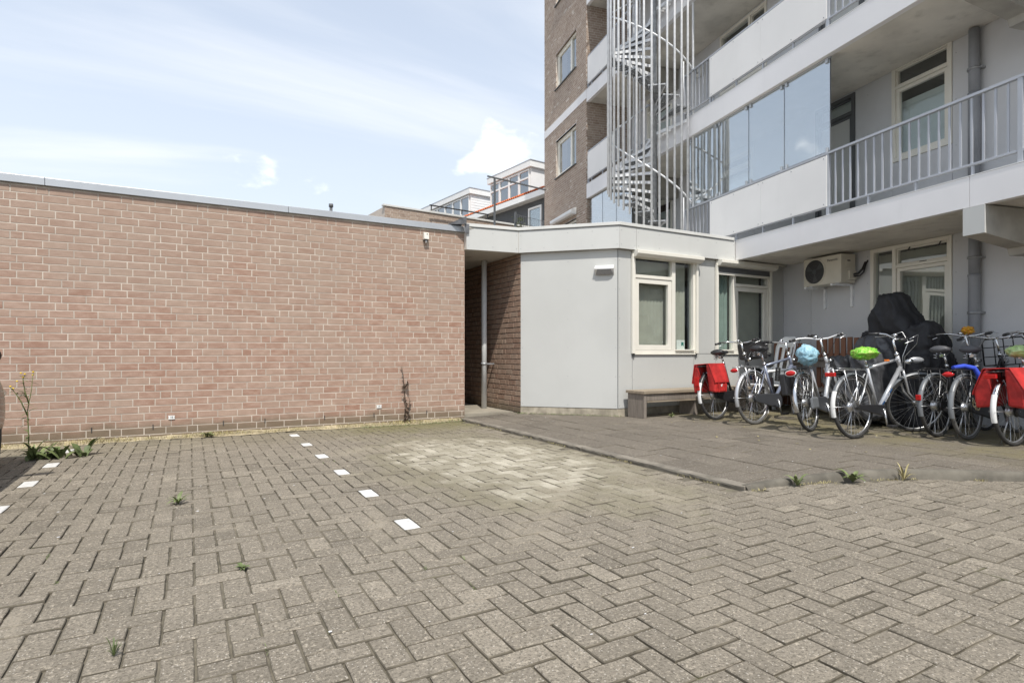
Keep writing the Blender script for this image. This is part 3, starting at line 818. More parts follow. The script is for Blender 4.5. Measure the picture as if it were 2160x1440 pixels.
# dusk sensor
p = thing('wall_sensor', 'small cream sensor box fixed high on the garage wall', 'sensor', (2.956, YW, 2.66))
b = MB(); b.prism([(-0.012, 0.075), (-0.075, 0.06), (-0.085, -0.035), (-0.012, -0.035)], 'x', -0.036, 0.036); o = b.build('housing', 'cream', p, bev=0.004); recalc(o.data)
b = MB(); b.tube([(0, -0.05, -0.035), (0, -0.05, -0.085)], 0.011, 8); b.build('photocell', 'white', p)
b = MB(); b.box(-0.03, 0.03, -0.07, -0.012, -0.05, -0.035); b.build('bracket', 'frame_d', p)
b = MB(); b.tube([(0.006, -0.078, 0.04), (0.006, -0.084, 0.04)], 0.007, 8); b.build('knob', 'ink', p)

# ================================================================== ANNEX
BX, BY = 5.506, 6.655            # outer corner of chamfer and window wall
AX, AY = 4.457, 7.704            # other end of the chamfer
ann = thing('annex', 'low grey clad annex with chamfered corner and flat roof beside the passage', 'annex', (0, 0, 0))
XR = 9.31
W1 = (5.785, 7.095, 0.99, 2.50); W2 = (7.572, 8.909, 0.99, 2.50)
# wall core
b = MB()
grid_wall(b, BX + 0.001, XR, 0.0, 2.53, [W1, W2], lambda a0, a1, z0, z1: b.box(a0, a1, BY + 0.012, BY + 0.16, z0, z1))
b.build('wall', 'wall_b', ann)
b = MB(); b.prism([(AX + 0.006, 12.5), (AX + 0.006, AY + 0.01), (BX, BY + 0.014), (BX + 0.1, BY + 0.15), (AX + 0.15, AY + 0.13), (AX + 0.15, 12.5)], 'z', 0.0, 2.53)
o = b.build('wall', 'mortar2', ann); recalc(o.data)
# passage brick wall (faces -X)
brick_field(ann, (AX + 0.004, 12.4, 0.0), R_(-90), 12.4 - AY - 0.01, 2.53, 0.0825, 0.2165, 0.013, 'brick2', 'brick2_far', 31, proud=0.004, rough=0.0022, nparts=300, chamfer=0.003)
# end wall of the passage
b = MB(); b.box(GX1 - 0.1, AX + 0.1, 12.4, 12.6, 0, 2.53); b.build('wall', 'mortar2', ann)
# cladding panels on the chamfer: a local frame along the wall
def rotz(loc, ang): return Matrix.Translation(loc) @ Matrix.Rotation(ang, 4, 'Z')
CH = rotz((AX, AY, 0), R_(-45))          # x runs from A to B, -y is outwards
Lc = math.hypot(BX - AX, BY - AY)
def cham(mbuild, name, mat, bev=0.0):
    o = mbuild.build(name, mat, ann, bev=bev); o.matrix_local = CH; return o
b = MB(); b.box(0.004, Lc - 0.004, -0.006, 0.004, 0.178, 2.53); cham(b, 'cladding_panel', 'panel', 0.001)
b = MB(); b.box(Lc - 0.006, Lc + 0.002, -0.002, 0.01, 0.178, 2.53); cham(b, 'corner_strip', 'frame_d')
b = MB(); b.box(0.0, Lc + 0.002, 0.002, 0.05, 0.0, 0.175); cham(b, 'plinth', 'plinth')
b = MB()
for ix in (0.03, Lc / 2, Lc - 0.03):
    for iz in range(6):
        b.tube([(ix, -0.0055, 0.22 + iz * 0.43), (ix, -0.0080, 0.22 + iz * 0.43)], 0.0055, 6)
o = cham(b, 'screw', 'galv_d'); o['kind'] = 'stuff'
# window wall panels
PG = 0.0035
def wpanel(x0, x1, z0, z1):
    b = MB(); b.box(x0 + PG, x1 - PG, BY - 0.004, BY + 0.008, z0 + PG, z1 - PG); b.build('cladding_panel', 'panel', ann, bev=0.001)
wpanel(BX + 0.004, 5.782, 0.178, 2.53)
wpanel(5.782, 7.062, 0.178, 0.985)
wpanel(7.062, 7.565, 0.178, 0.985); wpanel(7.10, 7.565, 0.985, 2.53)
wpanel(7.565, 8.91, 0.178, 0.985)
wpanel(8.915, 9.30, 0.178, 2.53)
b = MB(); b.box(BX, XR, BY + 0.004, BY + 0.05, 0.0, 0.175); b.build('plinth', 'plinth', ann)
b = MB()
for x in (BX + 0.03, 5.755, 7.13, 7.54):
    for iz in range(6): b.tube([(x, BY - 0.004, 0.22 + iz * 0.43), (x, BY - 0.0065, 0.22 + iz * 0.43)], 0.0055, 6)
for x in (5.81, 6.42, 7.03, 7.60, 8.2):
    for z in (0.21, 0.6, 0.95): b.tube([(x, BY - 0.004, z), (x, BY - 0.0065, z)], 0.0055, 6)
o = b.build('screw', 'galv_d', ann); o['kind'] = 'stuff'
# fascia
ZF0, ZF1 = 2.53, 2.865
FO = 0.08
fB = (BX - FO * 0.4142, BY - FO)
fA = (fB[0] - 1.135, fB[1] + 1.135 - 0.06)
fA = (4.345, 7.70 - 0.0); fA = (fB[0] - (7.655 - fB[1]) , 7.655)
def fpanel(p, q, z0=ZF0, z1=ZF1):
    p = Vector((p[0], p[1], 0)); q = Vector((q[0], q[1], 0)); d = (q - p).normalized(); nrm = Vector((-d.y, d.x, 0))
    L_ = (q - p).length; b = MB(); b.box(0.003, L_ - 0.003, 0, 0.02, z0, z1)
    o = b.build('fascia_panel', 'panel_l', ann, bev=0.001); o.matrix_local = rotz(p, math.atan2(d.y, d.x))
    b = MB()
    n_ = max(2, int(round(L_ / 0.42)) + 1)
    for i in range(n_):
        xx = 0.035 + (L_ - 0.07) * i / (n_ - 1)
        for zq in (z0 + 0.06, z1 - 0.07): b.tube([(xx, 0.0, zq), (xx, -0.0025, zq)], 0.0055, 6)
    o = b.build('screw', 'galv_d', ann); o['kind'] = 'stuff'; o.matrix_local = rotz(p, math.atan2(d.y, d.x))
fpanel((3.565, 7.765), fA); fpanel(fA, fB); fpanel(fB, (5.80, fB[1])); fpanel((5.80, fB[1]), (7.94, fB[1]))
# soffit and roof slab
b = MB(); b.prism([(3.575, 7.78), (fA[0], 7.665), (fB[0], fB[1] + 0.012), (XR, fB[1] + 0.012), (XR, 12.6), (3.575, 12.6)], 'z', ZF0 + 0.006, ZF1 - 0.03)
o = b.build('roof', 'soffit', ann); recalc(o.data)
# coping strip
def coping(p, q, mat='coping_w'):
    p = Vector((p[0], p[1], 0)); q = Vector((q[0], q[1], 0)); d = (q - p).normalized(); L_ = (q - p).length
    b = MB(); b.box(-0.006, L_ + 0.006, -0.018, 0.09, ZF1 + 0.002, ZF1 + 0.05); o = b.build('coping', mat, ann, bev=0.004); o.matrix_local = rotz(p, math.atan2(d.y, d.x))
    b = MB(); b.box(0, L_, -0.006, 0.05, ZF1 - 0.006, ZF1 + 0.0015); o = b.build('coping_shadow_strip', 'frame_d', ann); o.matrix_local = rotz(p, math.atan2(d.y, d.x))  # solid dark strip that paints the shadow line beneath the coping
coping((3.57, 7.765), fA); coping(fA, fB); coping(fB, (7.90, fB[1]))
b = MB(); b.prism([(3.6, 7.75), (fA[0] + 0.05, 7.75), (fB[0] + 0.05, fB[1] + 0.09), (7.8, fB[1] + 0.09), (8.9, 12.5), (3.6, 12.5)], 'z', ZF1 - 0.03, ZF1 + 0.012)
o = b.build('roofing', 'concrete', ann); recalc(o.data)

# windows of the annex ----------------------------------------------------
def annex_window(x0, x1, z0, z1, mirrored):
    w = bpy.data.objects.new('window', None)
    fr = MB(); T = 0.055; y0, y1 = BY - 0.012, BY + 0.07
    fr.box(x0, x0 + T, y0, y1, z0, z1); fr.box(x1 - T, x1, y0, y1, z0, z1)
    fr.box(x0 + T, x1 - T, y0, y1, z0, z0 + T); fr.box(x0 + T, x1 - T, y0, y1, z1 - 0.07, z1)
    xm = x0 + 0.80 if not mirrored else x0 + 0.40
    fr.box(xm, xm + 0.07, y0, y1 - 0.002, z0 + T, z1 - 0.07)
    big = (x0 + T, xm) if not mirrored else (xm + 0.07, x1 - T)
    small = (xm + 0.07, x1 - T) if not mirrored else (x0 + T, xm)
    zt = 2.13 if not mirrored else 2.12
    fr.box(big[0], big[1], y0, y1 - 0.004, zt, zt + 0.05)
    wo = fr.build('window', 'cream', ann, bev=0.003)
    # casement sash
    s_ = MB(); t = 0.075; sy0, sy1 = BY + 0.0, BY + 0.055
    s_.box(big[0] + .004, big[0] + t, sy0, sy1, z0 + T + .004, zt - .004); s_.box(big[1] - t, big[1] - .004, sy0, sy1, z0 + T + .004, zt - .004)
    s_.box(big[0] + t, big[1] - t, sy0, sy1, z0 + T + .004, z0 + T + t); s_.box(big[0] + t, big[1] - t, sy0, sy1, zt - t, zt - .004)
    s_.build('sash', 'cream', wo, bev=0.003)
    sl = MB(); sl.box(small[0] - 0.01, small[1] + 0.01, BY - 0.045, BY + 0.0, z0 + T - 0.012, z0 + T + 0.01); sl.box(x0, x1, BY - 0.03, BY + 0.02, z0 - 0.018, z0 - 0.001)
    sl.build('sill', 'cream', wo, bev=0.002)
    db = MB(); db.box(x0 - 0.015, x1 + 0.01, BY - 0.012, BY + 0.02, z0 - 0.030, z0 - 0.019)
    for xx in (x0 + 0.0, x1 - 0.02): db.box(xx, xx + 0.025, BY - 0.03, BY - 0.006, z0 - 0.055, z0 + 0.01)
    db.build('drip_rail', 'frame_d', wo)
    gm = MB()
    gy = BY + 0.035
    def pane(a, c, e, f):
        b = MB(); b.add([(a, gy, e), (c, gy, e), (c, gy, f), (a, gy, f)], [(0, 1, 2, 3)]); b.build('pane', 'glass', wo)
    pane(big[0] + t, big[1] - t, z0 + T + t, zt - t); pane(big[0], big[1], zt + 0.05, z1 - 0.07); pane(small[0], small[1], z0 + T, z1 - 0.07)
    # side guides and roller box
    for ga, gb in ((x0 - 0.035, x0 + 0.015), (x1 - 0.015, x1 + 0.03)):
        gd = MB(); gd.box(ga, gb, BY - 0.05, BY - 0.013, z0, z1 - 0.02); gd.build('guide_rail', 'cream', wo, bev=0.003)
    rx = MB(); rx.prism([(BY - 0.012, 2.42), (BY - 0.105, 2.435), (BY - 0.15, 2.475), (BY - 0.15, 2.525), (BY - 0.012, 2.525)], 'x', x0 - 0.02, x1 + 0.06)
    o = rx.build('roller_box', 'cream', wo, bev=0.004); recalc(o.data)
    if mirrored:
        rs = MB(); rs.box(x0 + 0.03, x1 - 0.03, BY - 0.035, BY - 0.030, 2.33, 2.43); rs.build('roller_screen', 'frame_d', wo)
        rs = MB(); rs.box(x0 + 0.02, x1 - 0.02, BY - 0.045, BY - 0.02, 2.29, 2.33); rs.build('screen_bar', 'cream', wo, bev=0.003)
    # room behind and blinds
    rm = MB(); X0, X1, Y1 = x0 - 0.1, x1 + 0.1, BY + 1.6
    rm.add([(X0, BY + .165, z0 - .8), (X1, BY + .165, z0 - .8), (X1, Y1, z0 - .8), (X0, Y1, z0 - .8), (X0, BY + .165, 2.52), (X1, BY + .165, 2.52), (X1, Y1, 2.52), (X0, Y1, 2.52)],
           [(0, 1, 2, 3), (4, 7, 6, 5), (3, 2, 6, 7), (0, 3, 7, 4), (1, 5, 6, 2)])
    rm.build('interior', 'dark_room', wo)
    n_ = 17
    for i in range(n_):
        xx = x0 + 0.08 + (x1 - x0 - 0.16) * (i + 0.5) / n_
        if mirrored and xx < small[1] + 0.02: continue
        if not mirrored and xx > small[1] - 0.02: continue
        b = MB(); ang = R_(-20 if not mirrored else -10); hw = 0.031 if not mirrored else 0.036
        dx, dy = hw * math.cos(ang), hw * math.sin(ang)
        b.add([(xx - dx, BY + .155 - dy, z0 + .08), (xx + dx, BY + .155 + dy, z0 + .08), (xx + dx, BY + .155 + dy, z1 - .08), (xx - dx, BY + .155 - dy, z1 - .08)], [(0, 1, 2, 3)])
        b.build('blind_slat', 'blind', wo)
    if mirrored:
        b = MB(); vs = []
        for i in range(12):
            xx = small[0] + (small[1] - small[0]) * i / 11; yy = BY + 0.13 + 0.02 * math.sin(i * 2.1); vs += [(xx, yy, z0 + .06), (xx, yy, z1 - .08)]
        b.add(vs, [(2 * i, 2 * i + 2, 2 * i + 3, 2 * i + 1) for i in range(11)], 0, True); b.build('curtain', 'curtain_g', wo)
    return wo, small
w1, sm1 = annex_window(*W1, False)
w2, sm2 = annex_window(*W2, True)
# card with a teal mark standing inside the first window
p = thing('window_card', 'white card with a teal mark leaning inside the first annex window', 'card', (6.865, BY + 0.075, 1.045))
b = MB(); b.box(-0.10, 0.075, 0, 0.008, 0.0, 0.16); b.build('card', 'white', p)
b = MB(); b.prism([(0.0, 0.06), (0.0, 0.125), (0.05, 0.125), (0.05, 0.06), (0.025, 0.085)], 'y', -0.003, 0.0); o = b.build('mark', 'teal', p); recalc(o.data)

# bulkhead lamp on the chamfer
p = thing('wall_lamp', 'white bulkhead lamp with grey prismatic lens on the chamfered grey wall', 'lamp', (0, 0, 0)); p.matrix_local = CH @ Matrix.Translation((Lc - 0.192, -0.006, 2.225))
b = MB(); b.prism([(0.0, 0.066), (-0.018, 0.068), (-0.088, 0.022), (-0.088, 0.010), (-0.008, -0.066), (0.0, -0.066)], 'x', -0.14, 0.14)
o = b.build('housing', 'white', p, bev=0.008); recalc(o.data)
b = MB(); b.add([(-.098, -.085, .006), (.098, -.085, .006), (.128, -.022, -.062), (-.128, -.022, -.062), (-.098, -.096, .004), (.098, -.096, .004), (.128, -.034, -.070), (-.128, -.034, -.070)], [(4, 7, 6, 5), (0, 4, 5, 1), (1, 5, 6, 2), (2, 6, 7, 3), (3, 7, 4, 0)])
o = b.build('lens', 'lens', p, bev=0.003); recalc(o.data)

# rainwater pipe in the passage
p = thing('downpipe', 'pale round downpipe standing in the brick passage', 'pipe', (4.275, 8.60, 0))
b = MB(); b.tube([(0, 0, 0.06), (0, 0, 2.53)], 0.045, 16); b.build('pipe', 'pipe_w', p)
b = MB(); b.tube([(0, 0, 0.80), (0, 0, 0.835)], 0.053, 16); b.box(0.045, 0.185, -0.012, 0.012, 0.805, 0.83); b.build('pipe_clamp', 'galv_d', p)
# concrete threshold in the passage
b = MB(); b.box(3.60, 4.44, 7.90, 12.3, 0.02, 0.078); b.build('passage_paving', 'threshold')['kind'] = 'structure'
# ================================================================== APARTMENT BUILDING
BA = 11.6
OX, OY = 7.869, 6.19
FM = Matrix.Translation((OX, OY, 0)) @ Matrix.Rotation(R_(-BA), 4, 'Z')   # local x: into the building, y: along the gallery (away), z: up
def FW(d, s, z): return FM @ Vector((d, s, z))
apt = thing('apartment_building', 'grey gallery apartment building with stacked balconies and white railing panels', 'building', (OX, OY, 0), R_(-BA))
DB = 1.32
S0, S1 = -7.0, 6.24
FL = [(2.54, 2.865), (5.06, 5.43), (7.60, 7.93), (10.15, 10.5)]
# openings in the back wall: (s0,s1,z0,z1)
DOOR0 = (-2.201, -1.011, 0.09, 2.545)
WIN1 = (-2.201, -1.356, 3.74, 5.11)
DOOR1 = (-0.74, 0.02, 2.87, 5.04)
WIN2 = (1.15, 2.497, 6.35, 7.57)
DOOR2 = (-0.90, -0.05, 5.44, 7.5)
WIN3 = (4.25, 5.25, 3.8, 4.95); WIN4 = (1.5, 2.6, 3.75, 4.95); WIN5 = (4.25, 5.4, 6.3, 7.45); WIN6 = (-2.6, -1.35, 6.3, 7.55)
holes = [DOOR0, WIN1, DOOR1, WIN2, DOOR2, WIN3, WIN4, WIN5, WIN6]
b = MB()
grid_wall(b, S0, S1 - 0.01, -0.05, 12.5, holes, lambda a0, a1, z0, z1: b.box(DB, DB + 0.15, a0, a1, z0, z1))
b.build('back_wall', 'wall_b', apt)
# cladding panels of the ground floor and the galleries, proud of the wall with thin dark joints
def panels(z0, z1, cuts, holes_, mat='wall_b'):
    cuts = sorted(set(cuts))
    for a0, a1 in zip(cuts, cuts[1:]):
        zs = sorted({z0, z1} | {h[2] for h in holes_ if h[0] < a1 - .01 and h[1] > a0 + .01 and z0 < h[2] < z1} | {h[3] for h in holes_ if h[0] < a1 - .01 and h[1] > a0 + .01 and z0 < h[3] < z1})
        for c0, c1 in zip(zs, zs[1:]):
            cx, cz = (a0 + a1) / 2, (c0 + c1) / 2
            if any(h[0] < cx < h[1] and h[2] < cz < h[3] for h in holes_): continue
            b = MB(); b.box(DB - 0.010, DB - 0.001, a0 + .003, a1 - .003, c0 + .003, c1 - .003); b.build('cladding_panel', mat, apt)
panels(0.10, 2.53, [-7, -5.2, -3.4, -2.203, -1.009, 0.117, 0.745], [DOOR0])
panels(2.87, 5.05, [-7, -5.2, -3.4, -2.203, -1.356, -0.742, 0.022, 1.5, 2.6, 4.25, 5.25, 6.22], [WIN1, DOOR1, WIN3, WIN4])
panels(5.44, 7.59, [-7, -5.2, -3.8, -2.602, -1.35, -0.90, -0.05, 1.148, 2.499, 4.25, 5.4, 6.22], [WIN2, DOOR2, WIN5, WIN6])
b = MB()
for a0, a1, zlist in ((-2.203, 0, (0.5, 1.0, 1.6, 2.1)),):
    for s in (-2.25, -3.3, -3.5, -0.96, 0.06, 0.17, 0.7):
        for z in (0.4, 0.95, 1.5, 2.05, 2.45, 3.1, 3.7, 4.3, 4.9): b.tube([(DB - .010, s, z), (DB - .013, s, z)], 0.006, 6)
b.build('screw', 'galv_d', apt)['kind'] = 'stuff'
# slabs, fascias
for k, (z0, z1) in enumerate(FL):
    s_end = 0.40 if k == 0 else S1 - 0.002
    b = MB(); b.box(0.09, DB - 0.002, S0, s_end if k else 0.55, z0 + 0.012, z1 - 0.03); b.build('balcony_slab', 'soffit', apt)
    if k == 0:
        b = MB(); b.box(0.09, DB - 0.002, 0.56, S1 - 0.002, z0 + 0.35 - 0.03, z1 + 0.004); b.build('balcony_slab', 'soffit', apt)
    js = [S0, -3.296, s_end] if k == 0 else [S0, -3.296, 1.9, S1 - .002]
    if k == 2: js = [S0, -0.6, 3.1, S1 - .002]
    for a, c in zip(js, js[1:]):
        b = MB(); b.box(0.0, 0.088, a + .002, c - .002, z0, z1); b.build('fascia_panel', 'fascia', apt, bev=0.003)
    b = MB(); b.box(-0.004, 0.10, S0, s_end - (0.0 if k else 0.02), z1 + 0.001, z1 + 0.010); b.build('edge_strip', 'white', apt)
# brackets under the slabs
for k, (z0, z1) in enumerate(FL[:3]):
    for s in (-3.34, 4.1) if k else (-3.34,):
        b = MB(); b.prism([(0.012, z0 - 0.004), (0.012, z0 - 0.30), (0.667, z0 - 0.392), (0.70, z0 - 0.47), (DB - .012, z0 - 0.45), (DB - .012, z0 - 0.004)], 'y', s - 0.105, s + 0.105)
        o = b.build('bracket_beam', 'concrete', apt, bev=0.004); recalc(o.data)
        b = MB(); b.box(-0.006, 0.010, s - 0.108, s + 0.108, z0 - 0.295, z0 - 0.004); o2 = b.build('beam_cap', 'panel_l', o)
# railings -----------------------------------------------------------------
DR = 0.045
def railing(zf, segs, s_from, s_to, gap=None):
    top = zf + 0.875; bot = zf + 0.13
    rl = MB()
    parts = [(s_from, s_to)] if not gap else [(s_from, gap[0]), (gap[1], s_to)]
    for a, c in parts:
        rl.box(DR - 0.025, DR + 0.025, a, c, top - 0.03, top); rl.box(DR - 0.02, DR + 0.02, a, c, bot - 0.012, bot + 0.012)
    ro = rl.build('railing', 'rail', apt, bev=0.003)
    for (kind, a, c) in segs:
        if kind == 'b':
            n_ = max(1, int(round(abs(c - a) / 0.118)))
            for i in range(1, n_):
                s = a + (c - a) * i / n_
                place(BAL[round(top - bot, 3)] if round(top - bot, 3) in BAL else BAL.setdefault(round(top - bot, 3), MB().box(-0.006, 0.006, -0.011, 0.011, 0.012, top - bot - 0.03).mesh('baluster', 'rail')), 'baluster', ro, (DR, s, bot))
        else:
            n_ = max(1, int(round(abs(c - a) / 1.26)))
            for i in range(n_):
                p, q = a + (c - a) * i / n_, a + (c - a) * (i + 1) / n_
                b = MB(); b.box(DR - 0.032, DR - 0.024, min(p, q) + .0015, max(p, q) - .0015, bot + 0.005, top - 0.045); pn = b.build('railing_panel', 'rail_panel', ro)
                b = MB()
                for ss in (min(p, q) + 0.05, (p + q) / 2, max(p, q) - 0.05):
                    for z in (bot + 0.04, top - 0.08): b.tube([(DR - .032, ss, z), (DR - .037, ss, z)], 0.008, 6)
                b.build('screw', 'galv_d', ro)['kind'] = 'stuff'
    sposts = sorted({round(x[1], 3) for x in segs} | {round(x[2], 3) for x in segs})
    for s in sposts:
        b = MB(); b.box(DR - 0.022, DR + 0.022, s - 0.022, s + 0.022, zf + 0.01, top - 0.031); b.build('railing_post', 'rail', ro)
    b = MB()
    s = s_from + 0.5
    while s < s_to:
        if not (gap and gap[0] < s < gap[1]): b.box(DR - 0.012, DR + 0.012, s - 0.012, s + 0.012, zf + 0.01, bot - 0.012)
        s += 0.62
    b.build('railing_foot', 'rail', ro)['kind'] = 'stuff'
    return ro
BAL = {}
railing(2.865, [('b', -6.9, -5.2), ('b', -5.2, -3.75), ('b', -3.75, -1.446), ('p', -1.446, 1.09), ('b', 1.09, 1.86), ('p', 4.1, 6.2)], -6.9, 6.2, (1.88, 3.75))
railing(5.43, [('b', -6.9, -5.2), ('b', -5.2, -3.75), ('b', -3.75, -1.446), ('p', -1.446, 1.10), ('b', 1.10, 1.90), ('b', 3.75, 4.75), ('p', 4.75, 6.2)], -6.9, 6.2, (1.92, 3.2))
railing(7.93, [('b', -3.75, -1.446), ('p', -1.446, 1.10), ('b', 1.10, 1.90), ('b', 3.75, 4.75), ('p', 4.75, 6.2)], -6.9, 6.2, (1.92, 3.2))
# glazed screens above the first railing
bd = [1.786, 0.944, 0.161, -0.61, -1.446]
for a, c in zip(bd, bd[1:]):
    b = MB(); b.box(DR + 0.03, DR + 0.038, c + 0.004, a - 0.004, 3.77, 5.035); gp = b.build('glass_screen', 'glass_b', apt)
    b = MB()
    for ss in (c + 0.05, a - 0.05):
        b.box(DR + 0.012, DR + 0.028, ss - 0.022, ss + 0.022, 4.985, 5.05); b.box(DR + 0.012, DR + 0.028, ss - 0.014, ss + 0.014, 3.755, 3.82)
    b.build('clamp', 'alu', gp)
    b = MB(); b.box(DR + 0.026, DR + 0.042, c - 0.001, c + 0.003, 3.77, 5.035); b.build('edge_seal', 'frame_d', gp)
b = MB(); b.box(DR + 0.02, DR + 0.05, -1.45, 1.79, 5.036, 5.058); b.build('screen_rail', 'alu', apt)
bd = [6.19, 5.45, 4.72, 3.98]
for a, c in zip(bd, bd[1:]):
    b = MB(); b.box(DR + 0.03, DR + 0.038, c + 0.004, a - 0.004, 3.0, 5.035); gp = b.build('glass_screen', 'glass_b', apt)
    b = MB(); b.box(DR + 0.026, DR + 0.042, c - 0.001, c + 0.003, 3.0, 5.035); b.build('edge_seal', 'frame_d', gp)

# windows and doors in the back wall --------------------------------------
def fwindow(h, mull=None, transom=None, frame='cream', T=0.055, door=None, blind=None, blindmat='blind', room=True, name='window', bl_full=True):
    s0, s1, z0, z1 = h; x0, x1 = DB - 0.025, DB + 0.07
    f = MB(); f.box(x0, x1, s0, s0 + T, z0, z1); f.box(x0, x1, s1 - T, s1, z0, z1)
    f.box(x0, x1, s0 + T, s1 - T, z1 - T, z1); f.box(x0, x1, s0 + T, s1 - T, z0, z0 + T)
    cells = [(s0 + T, s1 - T, z0 + T, z1 - T)]
    if mull:
        f.box(x0, x1 - .002, mull - T / 2, mull + T / 2, z0 + T, z1 - T)
        cells = [(s0 + T, mull - T / 2, z0 + T, z1 - T), (mull + T / 2, s1 - T, z0 + T, z1 - T)]
    if transom:
        c = cells[0]; f.box(x0, x1 - .004, c[0], c[1], transom - 0.02, transom + 0.02)
        cells = [(c[0], c[1], c[2], transom - 0.02), (c[0], c[1], transom + 0.02, c[3])] + cells[1:]
    fo = f.build(name, frame, apt, bev=0.003)
    for i, c in enumerate(cells):
        t = 0.0
        if i == 0 or (transom and i == 1):
            t = 0.05 if i == 0 else 0.022
            sb = MB(); y0, y1 = DB - 0.005, DB + 0.05
            sb.box(y0, y1, c[0] + .003, c[0] + t, c[2] + .003, c[3] - .003); sb.box(y0, y1, c[1] - t, c[1] - .003, c[2] + .003, c[3] - .003)
            sb.box(y0, y1, c[0] + t, c[1] - t, c[2] + .003, c[2] + t); sb.box(y0, y1, c[0] + t, c[1] - t, c[3] - t, c[3] - .003)
            sb.build('sash', frame, fo, bev=0.003)
        if door and i == 0:
            b = MB(); b.box(DB + .005, DB + .035, c[0] + t, c[1] - t, c[2] + t, c[3] - t); b.build('door_panel', door, fo); continue
        b = MB(); x = DB + 0.03; b.add([(x, c[0] + t, c[2] + t), (x, c[1] - t, c[2] + t), (x, c[1] - t, c[3] - t), (x, c[0] + t, c[3] - t)], [(0, 3, 2, 1)]); b.build('pane', 'glass_f', fo)
    if room:
        rm = MB(); a0, a1, q0, q1 = s0 - .05, s1 + .05, z0 - .05, z1 + .02; x2 = DB + 1.5; xx = DB + .152
        rm.add([(xx, a0, q0), (xx, a1, q0), (x2, a1, q0), (x2, a0, q0), (xx, a0, q1), (xx, a1, q1), (x2, a1, q1), (x2, a0, q1)], [(0, 1, 2, 3), (4, 7, 6, 5), (3, 2, 6, 7), (0, 3, 7, 4), (1, 5, 6, 2)])
        rm.build('interior', 'dark_room', fo)
    if blind == 'vertical':
        n_ = int((s1 - s0) / 0.10)
        for i in range(n_):
            s = s0 + (s1 - s0) * (i + .5) / n_; b = MB(); hx, hy = -0.022, 0.046
            b.add([(DB + .17 - hx, s - hy, z0 + .08), (DB + .17 + hx, s + hy, z0 + .08), (DB + .17 + hx, s + hy, z1 - .08), (DB + .17 - hx, s - hy, z1 - .08)], [(0, 1, 2, 3)]); b.build('blind_slat', blindmat, fo)
    elif blind:
        b = MB(); b.add([(DB + .12, s0 + .04, z0 + .04), (DB + .12, s1 - .04, z0 + .04), (DB + .12, s1 - .04, blind), (DB + .12, s0 + .04, blind)], [(0, 1, 2, 3)]); b.build('blind', blindmat, fo)
    return fo
d0 = fwindow(DOOR0, mull=-1.392, transom=2.235, blind='vertical', name='garden_door')
b = MB(); b.beam((DB + .0, -1.62, 2.50), (DB - .04, -1.62, 2.44), .012, .012); b.beam((DB, -2.05, 2.50), (DB - .04, -2.05, 2.44), .012, .012); b.box(DB - .012, DB - .006, -1.86, -1.76, 2.255, 2.268); b.build('window_stay', 'ink', d0)
fwindow(WIN1, transom=4.80, blind=4.62, blindmat='blind_w')
fwindow(DOOR1, transom=4.74, frame='frame_d', door='panel_l', blind=5.0, blindmat='blind_w', name='door')
fwindow(WIN2, mull=1.615, transom=7.30, blind=7.0, blindmat='blind_w')
fwindow(DOOR2, transom=7.2, frame='frame_d', door='panel_l', name='door')
fwindow(WIN3, transom=4.7, blind=4.5, blindmat='blind_w'); fwindow(WIN4, transom=4.7, blind=4.6, blindmat='blind_w'); fwindow(WIN5, transom=7.1, blind=7.0, blindmat='blind_w'); fwindow(WIN6, mull=-1.95, transom=7.25, blind=7.0, blindmat='blind_w')
# plinth and dark joint at the foot
b = MB(); b.box(DB - 0.004, DB + .02, S0, 0.6, 0.0, 0.10); b.build('plinth', 'plinth', apt)
# gallery wall lamps
for z in (4.55, 7.05):
    b = MB(); b.box(DB - 0.10, DB - 0.012, 3.05, 3.22, z, z + 0.22); lo = b.build('gallery_lamp', 'white', apt, bev=0.01)
    b = MB(); b.torus((DB - 0.105, 3.135, z + .11), (1, 0, 0), 0.055, 0.012, 20, 6); b.build('lamp_ring', 'galv_d', lo)
# drainpipes
def drainpipe(label, s, z0, z1, split, collars):
    p = thing('drainpipe', label, 'pipe'); p.matrix_local = FM @ Matrix.Translation((DB - 0.085, s, 0))
    b = MB(); b.tube([(0, 0, split - 0.02), (0, 0, z1)], 0.058, 18); b.build('pipe', 'pipe_w' if False else 'pipe', p)
    b = MB(); b.tube([(0, 0, z0), (0, 0, split - .05), (0, 0, split)], [0.064, 0.064, 0.070], 18); b.build('pipe_sleeve', 'pipe', p)
    for z in collars:
        b = MB(); b.tube([(0, 0, z - .014), (0, 0, z + .014)], 0.073, 18); b.box(0.0, 0.075, -0.085, -0.07, z - .012, z + .012); b.build('pipe_clamp', 'galv_d', p)
drainpipe('grey drainpipe with clamps beside the ground floor garden door', -2.52, 0.07, 2.53, 1.98, (2.19, 1.50, 0.7))
drainpipe('grey drainpipe on the first floor gallery behind the railing', -2.52, 2.87, 5.05, 4.25, (4.55, 3.1))
